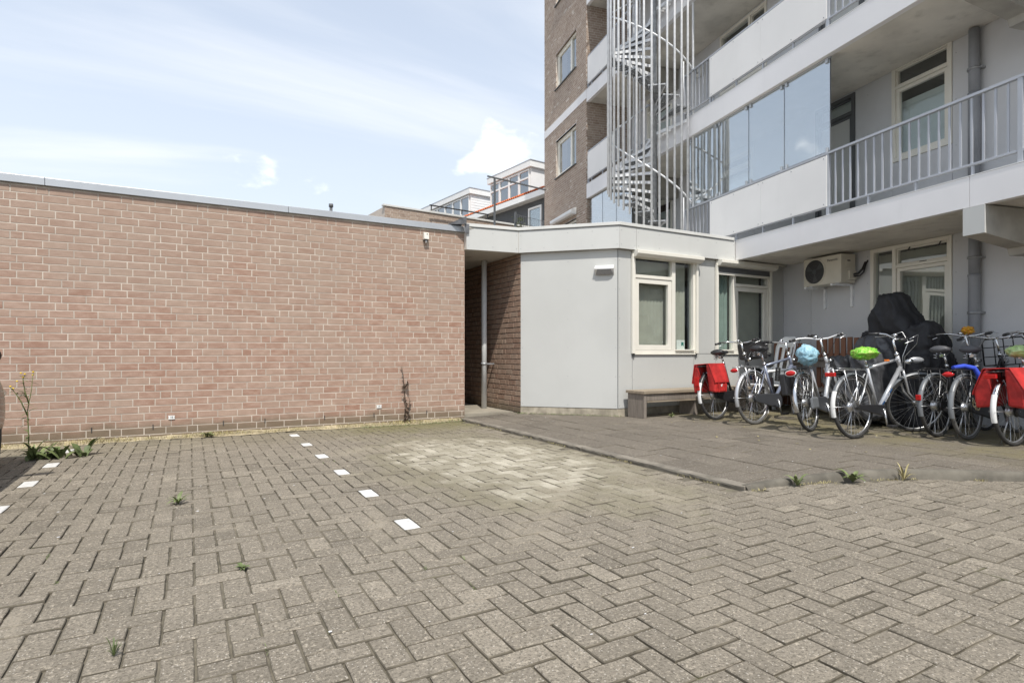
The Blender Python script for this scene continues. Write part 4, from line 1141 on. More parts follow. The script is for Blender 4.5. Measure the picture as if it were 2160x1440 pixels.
# air conditioner
p = thing('air_conditioner', 'off-white air conditioner unit hanging on brackets under the gallery', 'air conditioner'); ACM = FM @ Matrix.Translation((0, 0, 0)); p.matrix_local = ACM
ax0, ax1, as0, as1, az0, az1 = 0.965, 1.25, -0.80, -0.075, 2.075, 2.515
b = MB(); b.box(ax0, ax1, as0, as1, az0, az1); b.build('casing', 'ac', p, bev=0.008)
fc = (ax0 - 0.004, -0.305, 2.295)
b = MB(); b.tube([(ax0 - 0.001, fc[1], fc[2]), (ax0 - 0.006, fc[1], fc[2])], 0.198, 40); fo = b.build('fan_opening', 'ac_d', p)
b = MB(); b.torus((ax0 - .006, fc[1], fc[2]), (1, 0, 0), 0.198, 0.010, 40, 8); b.build('fan_ring', 'ac', p)
b = MB()
for k in range(3):
    a = k * 2.09 + 0.5; b.add([(ax0 - .009, fc[1] + .03 * math.cos(a), fc[2] + .03 * math.sin(a)), (ax0 - .009, fc[1] + .165 * math.cos(a - .35), fc[2] + .165 * math.sin(a - .35)), (ax0 - .012, fc[1] + .175 * math.cos(a + .25), fc[2] + .175 * math.sin(a + .25))], [(0, 1, 2)])
b.tube([(ax0 - .007, fc[1], fc[2]), (ax0 - .014, fc[1], fc[2])], .04, 14); b.build('fan_blade', 'frame_d', p)
b = MB()
for i in range(-9, 10):
    x = i * 0.02; hh = math.sqrt(max(0, .19 ** 2 - x * x)); b.box(ax0 - .018, ax0 - .015, fc[1] + x - .0012, fc[1] + x + .0012, fc[2] - hh, fc[2] + hh)
for r in (.06, .10, .14, .18): b.torus((ax0 - .0165, fc[1], fc[2]), (1, 0, 0), r, 0.0014, 32, 4)
b.build('fan_guard', 'frame_d', p)['kind'] = 'stuff'
b = MB()
for i in range(13): b.box(ax0 - .004, ax0 + .0, -0.785, -0.525, az0 + .06 + i * .022, az0 + .068 + i * .022)
b.build('louvre', 'ac', p)
b = MB(); b.box(ax1 - .20, ax1 - .08, as0 - .012, as0, 2.33, 2.43); b.box(ax1 - .15, ax1 - .02, as0 - .035, as0, 2.12, 2.26); b.build('service_cover', 'ac', p, bev=.004)
b = MB(); b.box(ax1 - .175, ax1 - .115, as0 - .014, as0 - .012, 2.402, 2.42); b.build('handle_slot', 'ink', p)
text_part('Panasonic', 'lettering', 0.050, 'ink', p, Matrix(((0, 0, -1, ax0 - 0.004), (-1, 0, 0, -0.645), (0, 1, 0, 2.44), (0, 0, 0, 1))), 0.0008)
for s in (-0.70, -0.19):
    b = MB(); b.box(0.88, DB - .012, s - .018, s + .018, 2.035, 2.06); b.box(DB - .045, DB - .012, s - .018, s + .018, 1.72, 2.035); b.box(0.99, 1.23, s - .03, s + .03, 2.06, 2.075); b.build('bracket', 'galv', p)
b = MB(); b.tube([(1.18, as0 - .03, 2.17), (1.20, -.92, 2.17), (1.24, -.95, 2.22), (1.27, -.96, 2.34), (1.31, -.96, 2.40)], .012, 8); b.tube([(1.18, as0 - .03, 2.2), (1.2, -.89, 2.21), (1.25, -.92, 2.27), (1.31, -.92, 2.38)], .016, 8); b.build('hose', 'black', p)

# ================================================================== BRICK TOWER
tw = thing('brick_tower', 'tall brown brick end of the apartment building with cream windows', 'building'); tw.matrix_local = FM
TS0, TS1 = 6.24, 9.345
TH = 13.0
tws = [(6.905, 8.38, 8.85, 9.90), (6.905, 8.38, 6.20, 7.30), (6.905, 8.38, 3.6, 4.70), (6.905, 8.38, 11.35, 12.4)]
b = MB(); grid_wall(b, TS0 + .004, TS1, 0, TH, tws, lambda a0, a1, z0, z1: b.box(0.0012, 0.25, a0, a1, z0, z1)); b.build('wall', 'mortar3', tw)
b = MB(); b.box(0.25, 6.0, TS0 + .004, TS0 + .25, 0, TH); b.box(0.25, 6, TS1 - .25, TS1, 0, TH); b.box(0.25, 6, TS0 + .25, TS1 - .25, TH - .2, TH); b.build('wall', 'mortar3', tw)
tw_loc = tw.location.copy()
class FakeP: pass
def tower_bricks(origin, rz, L_, H_, holes, seed, z0, nparts):
    brick_field(tw, origin, rz, L_, H_, 0.0640, 0.210, 0.0115, 'brick3', 'brick3_far', seed, holes=holes, proud=0.0, nparts=nparts, z0=z0, chamfer=0.002, rough=0.001)
tw.location = FM.to_translation(); tw.rotation_euler = (0, 0, R_(-BA))
hs = [(TS1 - h[1], TS1 - h[0], h[2], h[3]) for h in tws] + [(0, 4, 7.70, 7.93)]
tower_bricks((0.0, TS1, 0.0), R_(-90), TS1 - TS0, TH - 2.6, hs, 41, 2.6, 300)
tower_bricks((0.03, TS0 - 0.0, 0.0), 0.0, DB + 1.2, TH - 2.9, [], 42, 2.9, 0)
b = MB(); b.box(-0.012, 0.02, TS0, TS1, 7.705, 7.925); b.build('concrete_band', 'fascia', tw)
for (s0, s1, z0, z1) in tws:
    f = MB(); x0, x1 = 0.06, 0.14; T = 0.06
    f.box(x0, x1, s0, s0 + T, z0, z1); f.box(x0, x1, s1 - T, s1, z0, z1); f.box(x0, x1, s0 + T, s1 - T, z0, z0 + T); f.box(x0, x1, s0 + T, s1 - T, z1 - T, z1)
    f.box(x0, x1, s0 + .42, s0 + .49, z0 + T, z1 - T)
    f.box(x0 + .01, x1, s0 + .49, s0 + .54, z0 + T, z1 - T); f.box(x0 + .01, x1, s1 - T - .05, s1 - T, z0 + T, z1 - T); f.box(x0 + .01, x1, s0 + .54, s1 - T - .05, z1 - T - .05, z1 - T); f.box(x0 + .01, x1, s0 + .54, s1 - T - .05, z0 + T, z0 + T + .05)
    wo = f.build('window', 'cream', tw, bev=.003)
    for a, c in ((s0 + T, s0 + .42), (s0 + .54, s1 - T - .05)):
        b = MB(); b.add([(0.10, a, z0 + T), (0.10, c, z0 + T), (0.10, c, z1 - T), (0.10, a, z1 - T)], [(0, 3, 2, 1)]); b.build('pane', 'glass_n', wo)
    b = MB(); b.box(0.5, .52, s0 - .3, s1 + .3, z0 - .3, z1 + .3); b.build('interior', 'dark_room', wo)
    b = MB(); b.prism([(-.05, z0 - .03), (-.05, z0 - .012), (.10, z0 + .004), (.10, z0 - .03)], 'y', s0 - .04, s1 + .04); o = b.build('sill', 'frame_d', wo); recalc(o.data)
    b = MB(); b.box(-0.002, 0.05, s0 - .0, s1 + .0, z1, z1 + .012); b.build('lintel', 'galv_d', wo)
b = MB(); b.prism([(0.0, 4.80), (-.14, 4.80), (-.17, 4.85), (-.17, 4.93), (0.0, 5.0)], 'y', 6.88, 8.45); o = b.build('roller_box', 'white', tw, bev=.004); recalc(o.data)

# ================================================================== SPIRAL STAIR
SC = FW(-0.217, 2.542, 0)
st = thing('spiral_staircase', 'galvanised steel spiral staircase enclosed by tall vertical rods in front of the galleries', 'staircase', (SC.x, SC.y, 0), R_(-YAW))
RS = 0.93; rise = 0.196; dphi = 17.33
ZB = 2.88
def pol(phi, r): return (r * math.cos(R_(phi)), r * math.sin(R_(phi)))
b = MB(); b.tube([(0, 0, ZB), (0, 0, 13.2)], 0.052, 16); b.build('centre_pole', 'galv_d', st)
# tread: wedge of grating with a front lip
def tread_mesh():
    b = MB(); a0, a1 = -dphi / 2 - 1.5, dphi / 2 + 1.5; r0, r1 = 0.06, RS - 0.03
    def P(phi, r, z): x, y = pol(phi, r); return (x, y, z)
    for i in (0, 3, 6):      # bars running across
        rA = r0 + (r1 - r0) * i / 6
        b.beam(P(a0, rA, -.012), P(a1, rA, -.012), .004, .024, mi=1)
    for i in range(5):
        a = a0 + (a1 - a0) * i / 4; b.beam(P(a, r0, -.012), P(a, r1, -.012), .004, .022, mi=1)
    # perforated sheet: strips with slots between them
    ns = 13
    for i in range(ns):
        ra = r0 + (r1 - r0) * i / ns; rb_ = ra + (r1 - r0) / ns * 0.86
        b.add([P(a0, ra, 0), P(a1, ra, 0), P(a1, rb_, 0), P(a0, rb_, 0)], [(0, 1, 2, 3)], 1)
    # front lip (towards lower treads: larger phi is lower -> lip on the +phi edge)
    for a in (a1,):
        n_ = 8
        b.beam(P(a, r0, -.022), P(a, r1, -.022), .005, .056)
    b.beam(P(a0, r0, -.012), P(a0, r1, -.012), .004, .03)
    return b.mesh('tread', ['galv', 'galv_d'])
TM = tread_mesh()
PHI0 = -58.0
flights = [ZB, 5.43, 7.93, 10.45]
postphis = []
for fi, zb in enumerate(flights):
    rs = (flights[fi + 1] - zb) / 13 if fi < 3 else rise
    for i in range(1, 13):
        phi = PHI0 - (i - 0.5) * dphi
        place(TM, 'tread', st, (0, 0, zb + i * rs), (0, 0, R_(phi)))
    # handrail: helix
    pts = []
    for q in range(0, 53):
        t = q / 52 * 12; phi = PHI0 + 6 - t * dphi; x, y = pol(phi, RS - 0.045); pts.append((x, y, zb + t * rs + 0.93 + (0.0)))
    s0 = pts[0]
    pts = [(s0[0], s0[1], s0[2] - .42), (s0[0] + .006, s0[1], s0[2] - .10)] + pts
    b = MB(); b.tube(pts, 0.017, 8); b.build('handrail', 'galv', st)
    for i in range(1, 13, 3):
        phi = PHI0 - (i - 0.5) * dphi; x, y = pol(phi, RS - .06); b = MB(); b.tube([(x, y, zb + i * rs), (x, y, zb + (i - .5) * rs + .93)], .009, 6); b.build('baluster', 'galv', st)
    # landing grating
    if fi > 0:
        b = MB(); a0, a1 = -57, 92
        def rmax(a): return min(RS - .02, .215 / max(.05, math.cos(R_(a - 17.6))))
        nn = 18; angs = [a0 + (a1 - a0) * k / nn for k in range(nn + 1)]
        for i in range(14):
            f0, f1 = (i + .1) / 14, (i + .72) / 14
            vs = []
            for a in angs: vs += [(*pol(a, .05 + (rmax(a) - .05) * f0), zb), (*pol(a, .05 + (rmax(a) - .05) * f1), zb)]
            b.add(vs, [(2 * k, 2 * k + 2, 2 * k + 3, 2 * k + 1) for k in range(nn)])
        for a in angs[::3]: b.beam((*pol(a, .05), zb - .02), (*pol(a, rmax(a)), zb - .02), .006, .04)
        b.beam((*pol(a0, .05), zb - .03), (*pol(a0, RS - .03), zb - .03), .01, .06); b.beam((*pol(a1, .05), zb - .03), (*pol(a1, RS - .03), zb - .03), .01, .06)
        b.build('landing', 'galv', st)
# enclosing rods
i = 0; ph = PHI0 + 3
while ph > -270:
    t = (PHI0 - ph) / dphi; zlow = ZB + max(0, t) * rise - 0.10
    if i < 1: zlow = ZB
    if t < 4.0: zlow = ZB
    x, y = pol(ph, RS); b = MB(); b.tube([(x, y, zlow), (x, y, 13.2)], .021, 8); b.build('rod', 'galv', st)
    ph -= 8.72; i += 1
# ring bands that tie the rods
# ================================================================== BACKGROUND
# brick parapet of the building behind
pw = thing('brick_outbuilding', 'brown brick outbuilding with pale coping rising behind the garage roof', 'building', (4.43, 14.708, 0), R_(5.5))
b = MB(); b.box(0, 6.0, 0.004, 5, 0, 4.82); b.build('wall', 'mortar3', pw)
brick_field(pw, (0, 0, 0), 0, 6.0, 4.82 - 2.6, 0.0625, 0.208, 0.009, 'brick3', 'brick3_far', 51, nparts=0, z0=2.6, proud=0.0, chamfer=.002)
b = MB(); b.box(-0.05, 6.0, -0.03, 0.12, 4.822, 4.875); b.build('coping', 'coping_w', pw, bev=.005)
rl = thing('roof_railing', 'thin black railing along the coping of the brown brick outbuilding', 'railing', (5.63, 14.62, 4.86), R_(6))
b = MB(); b.box(0, 1.9, -.015, .015, .10, .13); b.build('top_rail', 'black', rl)
for x in (0.05, 1.0, 1.85): b = MB(); b.box(x - .012, x + .012, -.012, .012, 0, .10); b.build('post', 'black', rl)
pg = thing('awning_frame', 'black steel post with sloping top bar on the flat roof before the grey house', 'frame', (6.0, 11.54, 2.87), R_(9.6))
b = MB(); b.box(-.018, .018, -.018, .018, 0, 2.06); b.build('post', 'frame_d', pg)
b = MB(); b.box(-.20, 1.55, -.015, .015, 2.062, 2.09); b.build('top_bar', 'frame_d', pg)
b = MB(); b.tube([(0.02, 0, .95), (.30, 0, 1.0)], .012, 6); b.build('stay', 'frame_d', pg)
fe = thing('mesh_fence', 'black wire mesh fence on the flat roof in front of the grey house', 'fence', (6.90, 12.18, 2.87), R_(15.7))
b = MB(); b.box(-.02, .02, -.02, .02, 0, 1.55); b.box(0.98, 1.02, -.02, .02, 0, 1.5); b.build('post', 'frame_d', fe)
b = MB()
for i in range(15): b.tube([(i * .07, 0, .6), (i * .07, 0, 1.50)], .004, 4)
for z in (.62, .85, 1.08, 1.3, 1.49): b.tube([(0, 0, z), (1.0, 0, z)], .005, 4)
b.build('wire_mesh', 'frame_d', fe)['kind'] = 'stuff'

# white houses far behind ---------------------------------------------------
HM = Matrix.Translation((11.365, 18.851, 0)) @ Matrix.Rotation(R_(6.3), 4, 'Z')
def house_dormer(parent, t0, t1, zb, zt, ncol, sid, upper=True):
    b = MB(); b.box(0.06, 4.0, t0 + .06, t1 - .06, zb, zt - .24); bo = b.build('dormer', 'siding', parent)
    b = MB(); b.box(-.06, 4.1, t0 - .04, t1 + .04, zt - .24, zt); b.build('dormer_fascia', 'white', bo, bev=.01)
    b = MB(); b.box(-.07, 4.1, t0 - .06, t1 + .06, zt, zt + .03); b.build('dormer_roof_edge', 'alu', bo)
    if sid:
        for i in range(int((zt - .24 - zb) / .12)):
            b = MB(); b.prism([(t0 + .06, zb + i * .12), (t0 + .050, zb + i * .12 + .004), (t0 + .058, zb + i * .12 + .118), (t0 + .06, zb + i * .12 + .118)], 'x', 0.065, 3.9); o = b.build('siding_board', 'siding', parent); recalc(o.data)
    w = (t1 - t0 - .24) / ncol
    for i in range(ncol):
        a, c = t0 + .12 + i * w, t0 + .12 + (i + 1) * w
        f = MB(); T = .05; z0, z1 = zb + .12, zt - .28
        f.box(.0, .055, a, a + T, z0, z1); f.box(.0, .055, c - T, c, z0, z1); f.box(.0, .055, a + T, c - T, z0, z0 + T); f.box(.0, .055, a + T, c - T, z1 - T, z1)
        if upper: f.box(.0, .055, a + T, c - T, z1 - .36, z1 - .30)
        fo = f.build('window', 'white', parent)
        spans = [(z0 + T, z1 - .36), (z1 - .30, z1 - T)] if upper else [(z0 + T, z1 - T)]
        for p, q in spans:
            b = MB(); b.add([(.035, a + T, p), (.035, c - T, p), (.035, c - T, q), (.035, a + T, q)], [(0, 3, 2, 1)]); b.build('pane', 'glass_n', fo)
        b = MB(); b.box(.056, .059, a, c, z0, z1); b.build('room', 'house_g', fo)
h1 = thing('house', 'dark grey house with orange tiled roof edge and white box dormer', 'house'); h1.matrix_local = HM
house_dormer(h1, 0.0, 2.95, 6.95, 8.35, 4, False)
b = MB(); b.box(-.28, 6, -6, 4.3, 0, 6.62); b.build('wall', 'house_g', h1)
b = MB(); b.prism([(-.62, 6.62), (-.62, 6.83), (-.52, 6.86), (-.2, 6.86), (-.2, 6.62)], 'y', -6, 4.35); o = b.build('gutter', 'white', h1); recalc(o.data)
tm = MB()
nx = 8
vs = []
for k in range(2):
    for i in range(nx + 1):
        a = math.pi * i / nx; vs.append((0.0 + k * .30, 0.13 * i / nx, .035 * math.sin(a * 2) + k * .13))
tm.add(vs, [(i, i + 1, nx + 2 + i, nx + 1 + i) for i in range(nx)], 0, True)
tme = tm.mesh('roof_tile', 'tile')
for r in range(2):
    for i in range(-9, 33):
        place(tme, 'roof_tile', h1, (-.60 + r * .26, i * .132, 6.89 + r * .10))
b = MB(); b.prism([(-.5, 6.80), (.05, 6.92), (3.4, 7.0), (3.4, 6.80)], 'y', -6, 4.3); o = b.build('roof', 'house_g', h1); recalc(o.data)
for t0, t1, z0, z1, nm in ((-1.05, -.25, 4.6, 6.40, 'window'), (0.15, 1.05, 4.4, 5.85, 'window')):
    f = MB(); T = .07; f.box(-.33, -.26, t0, t0 + T, z0, z1); f.box(-.33, -.26, t1 - T, t1, z0, z1); f.box(-.33, -.26, t0 + T, t1 - T, z1 - T, z1); f.box(-.33, -.26, t0 + T, t1 - T, z0, z0 + T)
    fo = f.build('window', 'white', h1); b = MB(); b.box(-.30, -.285, t0 + T, t1 - T, z0 + T, z1 - T); b.build('pane', 'glass_n', fo)
h2 = thing('house', 'white house with weatherboarded box dormer left of the grey house', 'house'); h2.matrix_local = HM
house_dormer(h2, 4.44, 9.15, 6.4, 8.32, 6, True, False)
b = MB(); b.box(0, 6, 4.36, 12, 0, 6.38); b.build('wall', 'siding', h2)
b = MB(); b.tube([(1.2, 4.36, 8.38), (1.2, 4.36, 8.2), (1.3, 4.37, 8.08)], .03, 6); b.build('vent_hook', 'frame_d', h2)
# ================================================================== FURNITURE
bn = thing('plank_bench', 'weathered grey plank bench along the annex wall beneath the windows', 'bench', (5.60, 6.19, ZP))
for i, (y0, y1) in enumerate(((0.0, .17), (.174, .35))):
    b = MB(); b.box(0.0, .045, y0, y1, 0, .345); b.build('end_board', 'wood_g', bn, bev=.003)
for x in (1.02, 2.1, 2.62):
    b = MB(); b.box(x, x + .05, 0.02, .34, 0, .345); b.build('support_board', 'wood_g', bn, bev=.003)
for i, (y0, y1) in enumerate(((-.02, .17), (.178, .375))):
    b = MB(); b.box(-.02, 2.72, y0, y1, .347, .387); b.build('seat_plank', 'wood_s', bn, bev=.004)
b = MB(); b.box(.055, 2.6, .005, .035, .25, .344); b.build('apron', 'wood_g', bn, bev=.003)
b = MB(); b.box(.055, 2.6, .0, .04, .225, .246); b.build('rail_strip', 'wood_s', bn)
def slat_bench(label, s0, s1, dfront, h_back, group=None):
    t = thing('slatted_bench', label, 'bench'); t.matrix_local = FM @ Matrix.Translation((dfront, 0, ZP))
    n_ = max(3, int(round((s1 - s0) / .115)))
    for i in range(n_):
        s = s0 + (s1 - s0) * (i + .5) / n_; w = .040
        hh = h_back + random.uniform(-.012, .012)
        b = MB(); b.box(.30, .322, s - w, s + w, .38, hh); b.build('back_slat', 'wood_b', t, bev=.004)
        b = MB(); b.box(.30, .322, s - w, s + w, .05, .34); b.build('front_slat', 'wood_b', t, bev=.004)
    for z in (.40, h_back - .30):
        b = MB(); b.box(.324, .350, s0, s1, z, z + .06); b.build('cross_rail', 'wood_b', t, bev=.003)
    b = MB(); b.box(0.22, .298, s0 - .02, s1 + .02, h_back - .345, h_back - .31); b.build('arm_shelf', 'wood_g', t, bev=.003)
    b = MB(); b.box(0.262, .298, s0, s1, h_back - .46, h_back - .35); b.build('shelf_apron', 'wood_g', t, bev=.003)
    for z_, x0_ in ((.36, -.20), (.36, -.08), (.36, .04), (.36, .16)):
        b = MB(); b.box(x0_, x0_ + .11, s0, s1, z_, z_ + .03); b.build('seat_plank', 'wood_g', t, bev=.003)
    for s in (s0 + .03, s1 - .03):
        for xa in (-.18, .22):
            b = MB(); b.box(xa, xa + .06, s - .03, s + .03, 0, .358); b.build('leg', 'wood_g', t, bev=.003)
slat_bench('brown slatted wooden bench with back behind the bicycle with the bright green cover', -1.52, -0.38, 0.60, 1.165)
slat_bench('shorter brown slatted bench in the corner behind the white plastic chair', -0.05, 0.60, 0.66, 1.10)
# white plastic chair ------------------------------------------------------
ch = thing('plastic_chair', 'white plastic garden chair standing behind the bicycles', 'chair'); ch.matrix_local = FM @ Matrix.Translation((0.20, -0.16, ZP)) @ Matrix.Rotation(R_(172), 4, 'Z')
# local: seat faces -x ... front is +x side after rotation; width along y
for s in (-.26, .26):
    for xa, xb in ((.22, .20), (-.26, -.20)):
        b = MB(); b.beam((xa, s, 0), (xb, s * .9, .42), .05, .05); b.build('leg', 'plastic_w', ch, bev=.008)
b = MB(); b.box(-.22, .24, -.23, .23, .41, .435); b.build('seat', 'plastic_w', ch, bev=.012)
for s in (-.27, .27):
    b = MB(); b.tube([(.22, s, .42), (.24, s, .60), (.20, s, .645), (0, s, .66), (-.20, s, .66), (-.26, s * .95, .70)], .022, 8); b.build('armrest', 'plastic_w', ch)
vs = []; bm_ = MB()
zs = [.44, .56, .68, .80, .92, 1.02, 1.10, 1.16, 1.19]; hw = [.20, .205, .215, .225, .235, .24, .225, .18, .12]
for k, z in enumerate(zs):
    for j in range(9):
        y = (j / 4 - 1) * hw[k]; x = -.20 - (z - .44) * .22 + .05 * (y / .24) ** 2; vs.append((x, y, z))
fs = []
for k in range(len(zs) - 1):
    for j in range(8):
        if 2 <= k <= 4 and j in (1, 3, 4, 6): continue
        fs.append((k * 9 + j, k * 9 + j + 1, (k + 1) * 9 + j + 1, (k + 1) * 9 + j))
bm_.add(vs, fs, 0, True); o = bm_.build('backrest', 'plastic_w', ch); md = o.modifiers.new('thick', 'SOLIDIFY'); md.thickness = .012
# covered mobility scooter ---------------------------------------------------
def fold(p, s=1.0):
    q = Vector((p[0] * 2.6, p[1] * 2.2, p[2] * 1.1))
    r = 1 - abs(noise.noise(q * 1.3 + Vector((3, 1, 7)))) * 2
    r2 = 1 - abs(noise.noise(Vector((p[0] * 6 + p[2] * 2, p[1] * 6 - p[2] * 2.5, p[2] * 1.2)))) * 2
    return (max(0, r) ** 2) * .010 * s + (max(0, r2) ** 3) * .045 * s - .014
def cloth_blob(name, mat, parent, blocks, voxel=.03, smooth=10, fs=1.0):
    """union of tapered blocks, remeshed, smoothed and wrinkled: cloth pulled over a shape"""
    b = MB()
    for bl in blocks:
        (x0, x1, y0, y1, z0), (a0, a1, c0, c1, z1) = bl
        vs = [(x0, y0, z0), (x1, y0, z0), (x1, y1, z0), (x0, y1, z0), (a0, c0, z1), (a1, c0, z1), (a1, c1, z1), (a0, c1, z1)]
        b.add(vs, [(0, 3, 2, 1), (4, 5, 6, 7), (0, 1, 5, 4), (1, 2, 6, 5), (2, 3, 7, 6), (3, 0, 4, 7)])
    me = b.mesh(name, mat); tmp = bpy.data.objects.new(name, me); col.objects.link(tmp)
    m = tmp.modifiers.new('r', 'REMESH'); m.mode = 'VOXEL'; m.voxel_size = voxel
    m = tmp.modifiers.new('s', 'SMOOTH'); m.iterations = smooth; m.factor = .6
    dg = bpy.context.evaluated_depsgraph_get(); me2 = bpy.data.meshes.new_from_object(tmp.evaluated_get(dg))
    bpy.data.objects.remove(tmp)
    me2.update()
    nm = [v.normal.copy() for v in me2.vertices]
    for v, n_ in zip(me2.vertices, nm): v.co += n_ * fold(v.co, fs)
    for p in me2.polygons: p.use_smooth = True
    me2.materials.clear(); me2.materials.append(M[mat]); me2.name = name
    o = bpy.data.objects.new(name, me2); col.objects.link(o); o.parent = parent; return o
sc = thing('covered_scooter', 'bulky scooter wrapped in a black cover before the garden door', 'scooter'); sc.matrix_local = FM @ Matrix.Translation((0, 0, ZP))
# (d0,d1,s0,s1,z) bottom -> top
cloth_blob('body_cover', 'cover', sc, [((.35, .98, -2.56, -1.55, .02), (.40, .92, -2.52, -1.50, .90)), ((.45, .90, -2.52, -1.52, .85), (.50, .85, -2.42, -1.60, 1.14)), ((.45, .88, -2.52, -2.0, 1.0), (.52, .80, -2.47, -2.28, 1.30)),
    ((.48, .86, -2.2, -1.55, 1.05), (.50, .84, -2.0, -1.52, 1.22))], .022, 26)
cloth_blob('seat_back_cover', 'cover', sc, [((.50, .86, -2.26, -1.66, 1.15), (.48, .86, -2.16, -1.64, 1.42)), ((.48, .86, -2.14, -1.66, 1.38), (.52, .80, -2.02, -1.74, 1.70))], .022, 40)
cloth_blob('front_cover', 'cover_g', sc, [((.20, .62, -2.2, -1.58, .05), (.26, .60, -2.1, -1.62, 1.05)), ((.26, .60, -2.1, -1.60, 1.0), (.32, .58, -1.95, -1.64, 1.16))], .022, 20)
cloth_blob('basket_cover', 'cover_g', sc, [((.10, .55, -1.66, -1.24, .20), (.14, .52, -1.64, -1.28, .84)), ((.14, .52, -1.64, -1.28, .78), (.2, .48, -1.60, -1.34, .88))], .022, 20)
cloth_blob('tiller_cover', 'cover_g', sc, [((-.05, .42, -2.22, -1.72, .10), (.02, .40, -2.16, -1.80, .95))], .022, 20)
for s in (-1.5, -1.9, -2.4): b = MB(); b.tube([(.40, s - .0, .11), (.47, s, .11)], .11, 20); b.build('wheel', 'rubber', sc)

# ================================================================== BICYCLES
WR = 0.345
def spokes_mesh(n=32, hub=.022, rim=.305, w=.028):
    b = MB()
    for i in range(n):
        a = 2 * math.pi * i / n; sgn = 1 if i % 2 else -1; off = (R_(42) if (i // 2) % 2 else -R_(42))
        p = Vector((hub * math.cos(a + off), sgn * w, hub * math.sin(a + off))); q = Vector((rim * math.cos(a), 0, rim * math.sin(a)))
        b.tube([p, q], .00125, 3, cap=False, smooth=False)
    return b
def circ(cx, cz, r, a0, a1, n):
    return [(cx + r * math.cos(R_(a0 + (a1 - a0) * i / n)), cz + r * math.sin(R_(a0 + (a1 - a0) * i / n))) for i in range(n + 1)]
SPM = {}
def shared(key, fn):
    if key not in SPM: SPM[key] = fn()
    return SPM[key]
def make_wheel(parent, cx, cz, tyre='rubber', rim='alloy', hubmat='alloy', bighub=False, mat=None):
    def f_rim():
        b = MB(); b.torus((0, 0, 0), (0, 1, 0), .3065, .0085, 48, 6); b.torus((0, .007, 0), (0, 1, 0), .314, .005, 48, 5); b.torus((0, -.007, 0), (0, 1, 0), .314, .005, 48, 5); return b.mesh('wheel', rim)
    w = place(shared('rim' + rim, f_rim), 'wheel', parent, (cx, 0, cz))
    def f_ty(): b = MB(); b.torus((0, 0, 0), (0, 1, 0), .3255, .0195, 56, 10); return b.mesh('tyre', tyre)
    place(shared('ty' + tyre, f_ty), 'tyre', w, (0, 0, 0))
    def f_sp(): return spokes_mesh().mesh('spokes', 'alloy')
    s_ = place(shared('sp', f_sp), 'spokes', w, (0, 0, 0)); s_['kind'] = 'stuff'
    def f_hub():
        b = MB(); r = .045 if bighub else .019
        b.tube([(0, -.05, 0), (0, .05, 0)], .008, 8); b.tube([(0, -.033, 0), (0, -.028, 0), (0, .028, 0), (0, .033, 0)], [r * 1.35, r, r, r * 1.35], 16); b.tube([(0, -.068, 0), (0, .068, 0)], .005, 6)
        return b.mesh('hub', hubmat)
    place(shared('hub%s%s' % (bighub, hubmat), f_hub), 'hub', w, (0, 0, 0))
    if mat is not None: w.matrix_local = mat @ Matrix.Translation((cx, 0, cz))
    return w
def mudguard(parent, cx, cz, a0, a1, mat, name='mudguard', r=.362, w=.026, M_=None, label=None):
    b = MB(); n = 20; vs = []
    for i in range(n + 1):
        a = R_(a0 + (a1 - a0) * i / n)
        for j, (dy, dr) in enumerate(((-w, -.014), (-w * .7, 0), (0, .006), (w * .7, 0), (w, -.014))):
            vs.append((cx + (r + dr) * math.cos(a), dy, cz + (r + dr) * math.sin(a)))
    fs = []
    for i in range(n):
        for j in range(4): fs.append((i * 5 + j, i * 5 + j + 1, (i + 1) * 5 + j + 1, (i + 1) * 5 + j))
    b.add(vs, fs, 0, True); o = b.build(name, mat, parent)
    if M_ is not None: o.matrix_local = M_
    if label: o['label'] = label
    return o
def saddle(parent, x, z, mat, wide=1.0, tilt=0):
    b = MB()
    secs = [(-.135, .085 * wide, .035), (-.10, .10 * wide, .05), (-.05, .095 * wide, .05), (.0, .065 * wide, .042), (.05, .038, .036), (.10, .028, .032), (.145, .022, .026), (.155, .010, .012)]
    n = 12; vs = []
    for (sx, hw_, hh) in secs:
        for j in range(n):
            t = 2 * math.pi * j / n; yy = math.cos(t) * hw_; zz_ = math.sin(t) * hh
            if zz_ < 0: zz_ *= .75
            vs.append((sx, yy, zz_ + .012 * abs(sx / .15) ** 2))
    fs = []
    for i in range(len(secs) - 1):
        for j in range(n): fs.append((i * n + j, i * n + (j + 1) % n, (i + 1) * n + (j + 1) % n, (i + 1) * n + j))
    fs += [tuple(range(n)), tuple((len(secs) - 1) * n + j for j in range(n))[::-1]]
    b.add(vs, fs, 0, True); o = b.build('saddle', mat, parent); recalc(o.data); o.location = (x, 0, z); o.rotation_euler = (0, R_(tilt), 0)
    s2 = MB()
    for y in (-.045, .045):
        pts = [(-.09 + .022 * math.cos(t * .9) , y + .018 * math.sin(t * .9), -.035 - t * .0045) for t in range(14)]; s2.tube(pts, .004, 5)
    s2.tube([(-.12, .02, -.035), (-.0, .02, -.06), (.12, .0, -.02)], .004, 5); s2.tube([(-.12, -.02, -.035), (-.0, -.02, -.06), (.12, .0, -.02)], .004, 5)
    s2.box(-.06, .0, -.02, .02, -.075, -.045); s2.build('saddle_spring', 'chrome', o); return o

